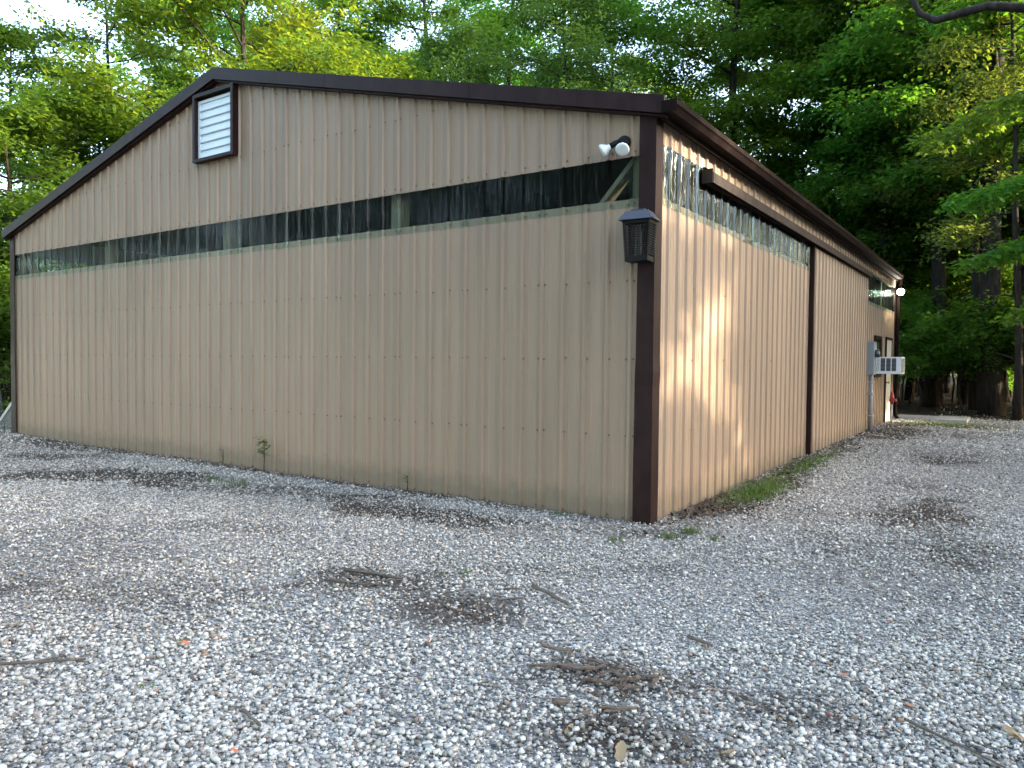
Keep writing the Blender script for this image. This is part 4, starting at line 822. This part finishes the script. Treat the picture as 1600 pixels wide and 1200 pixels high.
for path, n in (([(5.6, 13.6, 5.4), (4.2, 13.0, 5.6), (2.8, 12.5, 5.3), (1.4, 12.2, 4.9)], 90), ([(5.6, 13.6, 4.0), (4.2, 12.6, 4.3), (2.9, 12.1, 4.0), (1.7, 11.9, 3.6)], 80), ([(5.6, 13.6, 7.0), (4.0, 12.8, 7.3), (2.4, 12.4, 6.9), (0.8, 12.4, 6.3)], 90), ([(5.6, 13.6, 3.4), (4.4, 13.8, 3.4), (3.2, 13.6, 3.0), (2.5, 13.4, 2.5)], 45)):
    mbt, (V, F, T) = spray(path, n); 
    V = (np.array(_inv2)[:3, :3] @ V.T).T + np.array(_inv2)[:3, 3]
    mbt.v = [tuple(_inv2 @ Vector(q)) for q in mbt.v]; b = mbt.build('bough', M_BARK, nb_, True)
    c = link('bough_leaves', np_mesh('bough_leaves', V, F, M_LEAF, T), nb_); c['kind'] = 'stuff'
# vine-covered mound over the roof
vx, vy = bear(572, 25.0); vm = empty('vine_mound', (vx, vy, float(H(vx, vy))), 'rounded mound of bright green vine over a dead tree behind the roof', 'vine')
MB().tube([(0, 0, -0.2), (0.1, 0, 4), (0, 0.1, 9.8)], [0.25, 0.2, 0.1], 9).build('trunk', M_BARK, vm, True)
k = 2600; dv = rng.normal(0, 1, (k, 3)); dv /= np.linalg.norm(dv, axis=1)[:, None]; rr = 0.82 + 0.22 * rng.random(k); lum = 1 + 0.18 * np.sin(4 * dv[:, 0] + 1) * np.cos(5 * dv[:, 2] + 2 * dv[:, 1])
Cv = dv * (rr * lum)[:, None] * np.array([2.1, 1.9, 2.1]) + np.array([0, 0, 8.9]); k2 = 900; Cv2 = np.stack([rng.normal(0, 0.7, k2), rng.normal(0, 0.7, k2), rng.uniform(0.3, 7.5, k2)], -1)
Dv = np.concatenate([dv, rng.normal(0, 0.5, (k2, 3))]); V, F, T = leaf_cloud(np.concatenate([Cv, Cv2]), Dv, 8, 0.13, 0.17, 0.9, 0.5, 0.8); c = link('crown', np_mesh('crown', V, F, M_LEAFY, T), vm); c['kind'] = 'stuff'
# out-of-view trees added round the clearing to shade the yard and darken reflections
random.seed(8)
ring = 'unseen tree added round the clearing to shade the yard'
for kind, x, y, s in (('maple', 31, -9, 0.80), ('tall', 30, -3, 0.76), ('high', 28, -0.5, 0.76), ('high', 31, 2, 0.72), ('maple', 29, 7, 0.76), ('maple', 26, 16, 0.76), ('high', 21, 19, 0.76), ('maple', 34, 0, 0.84), ('high', 34.5, 6, 0.80), ('maple', 34, 11, 0.84), ('tall', 33, 16, 0.76), ('maple', 34, -6, 0.84), ('maple', 25, -3.5, 0.87), ('tall', 25, 1.2, 0.76), ('maple', 24.5, 5.5, 0.87), ('young', 27, 0, 1.30), ('young', 26.5, 5, 1.30), ('young', 27.5, -4.5, 1.20), ('young', 27, 9, 1.20), ('young', 24, 14.5, 1.20), 
                      ('young', 8.5, 21, 1.30), ('young', 10, 26, 1.30), ('young', 6.8, 18.5, 1.00), ('young', 7.2, 23.5, 1.20), ('maple', 9, 28, 1.00), ('maple', 7.5, 36, 1.00), ('maple', 30, 20, 0.84),
                      ('maple', 8, -20, 1.00), ('tall', 2.5, -21, 1.00), ('maple', -3, -20, 1.05), ('high', -9, -21, 0.90), ('maple', -15, -20, 1.00), ('tall', -21, -19, 0.95), ('maple', -27, -17, 1.00), ('heaven', -31, -12, 1.00), ('maple', -31, -5, 1.00), ('maple', 5, -29, 1.10), ('maple', -6, -29, 1.10), ('maple', 12, -29, 1.10), ('maple', -13, -29, 1.10)):
    place(kind, x, y, ring, s=s, group='unseen trees added round the clearing')
for x, y, s in ((23.5, -8, 1.5), (24, -4.6, 1.55), (23.4, -1.4, 1.5), (24, 1.8, 1.6), (23.6, 5.0, 1.55), (24, 7.9, 1.4), (23.5, 13.6, 1.36), (24, 15.6, 1.6), (22, 18.6, 1.5), (26.8, 3.4, 1.5), (27, -3, 1.5), (26.5, 14, 1.5), (26.5, 17.5, 1.5)):  # out-of-view blockers added against the low sun, gap left for wall dapples
    place('young', x, y, 'unseen dense young tree added to screen the drive from the low sun', s=s, group='unseen thicket added as a sun screen')
# the wood far behind, one mass
def far_wood():
    n = 4200; ang = rng.uniform(math.radians(-42), math.radians(62), n) ; d = rng.uniform(52, 78, n); zt = 8 + 2.5 * np.sin(ang * 23) + 2 * np.sin(ang * 57 + 1)
    z = rng.random(n) ** 0.8 * zt; C = np.stack([CAM[0] - np.sin(ang) * d, CAM[1] + np.cos(ang) * d, z + 0.5], -1)
    return leaf_cloud(C, rng.normal(0, 0.3, (n, 3)), 12, 1.0, 0.55, 0.6, 0.1, 0.6)
V, F, T = far_wood(); tag(link('distant_woods', np_mesh('distant_woods', V, F, M_LEAF2, T)), 'far green mass of woods behind all the trees', 'woods', kind='stuff')
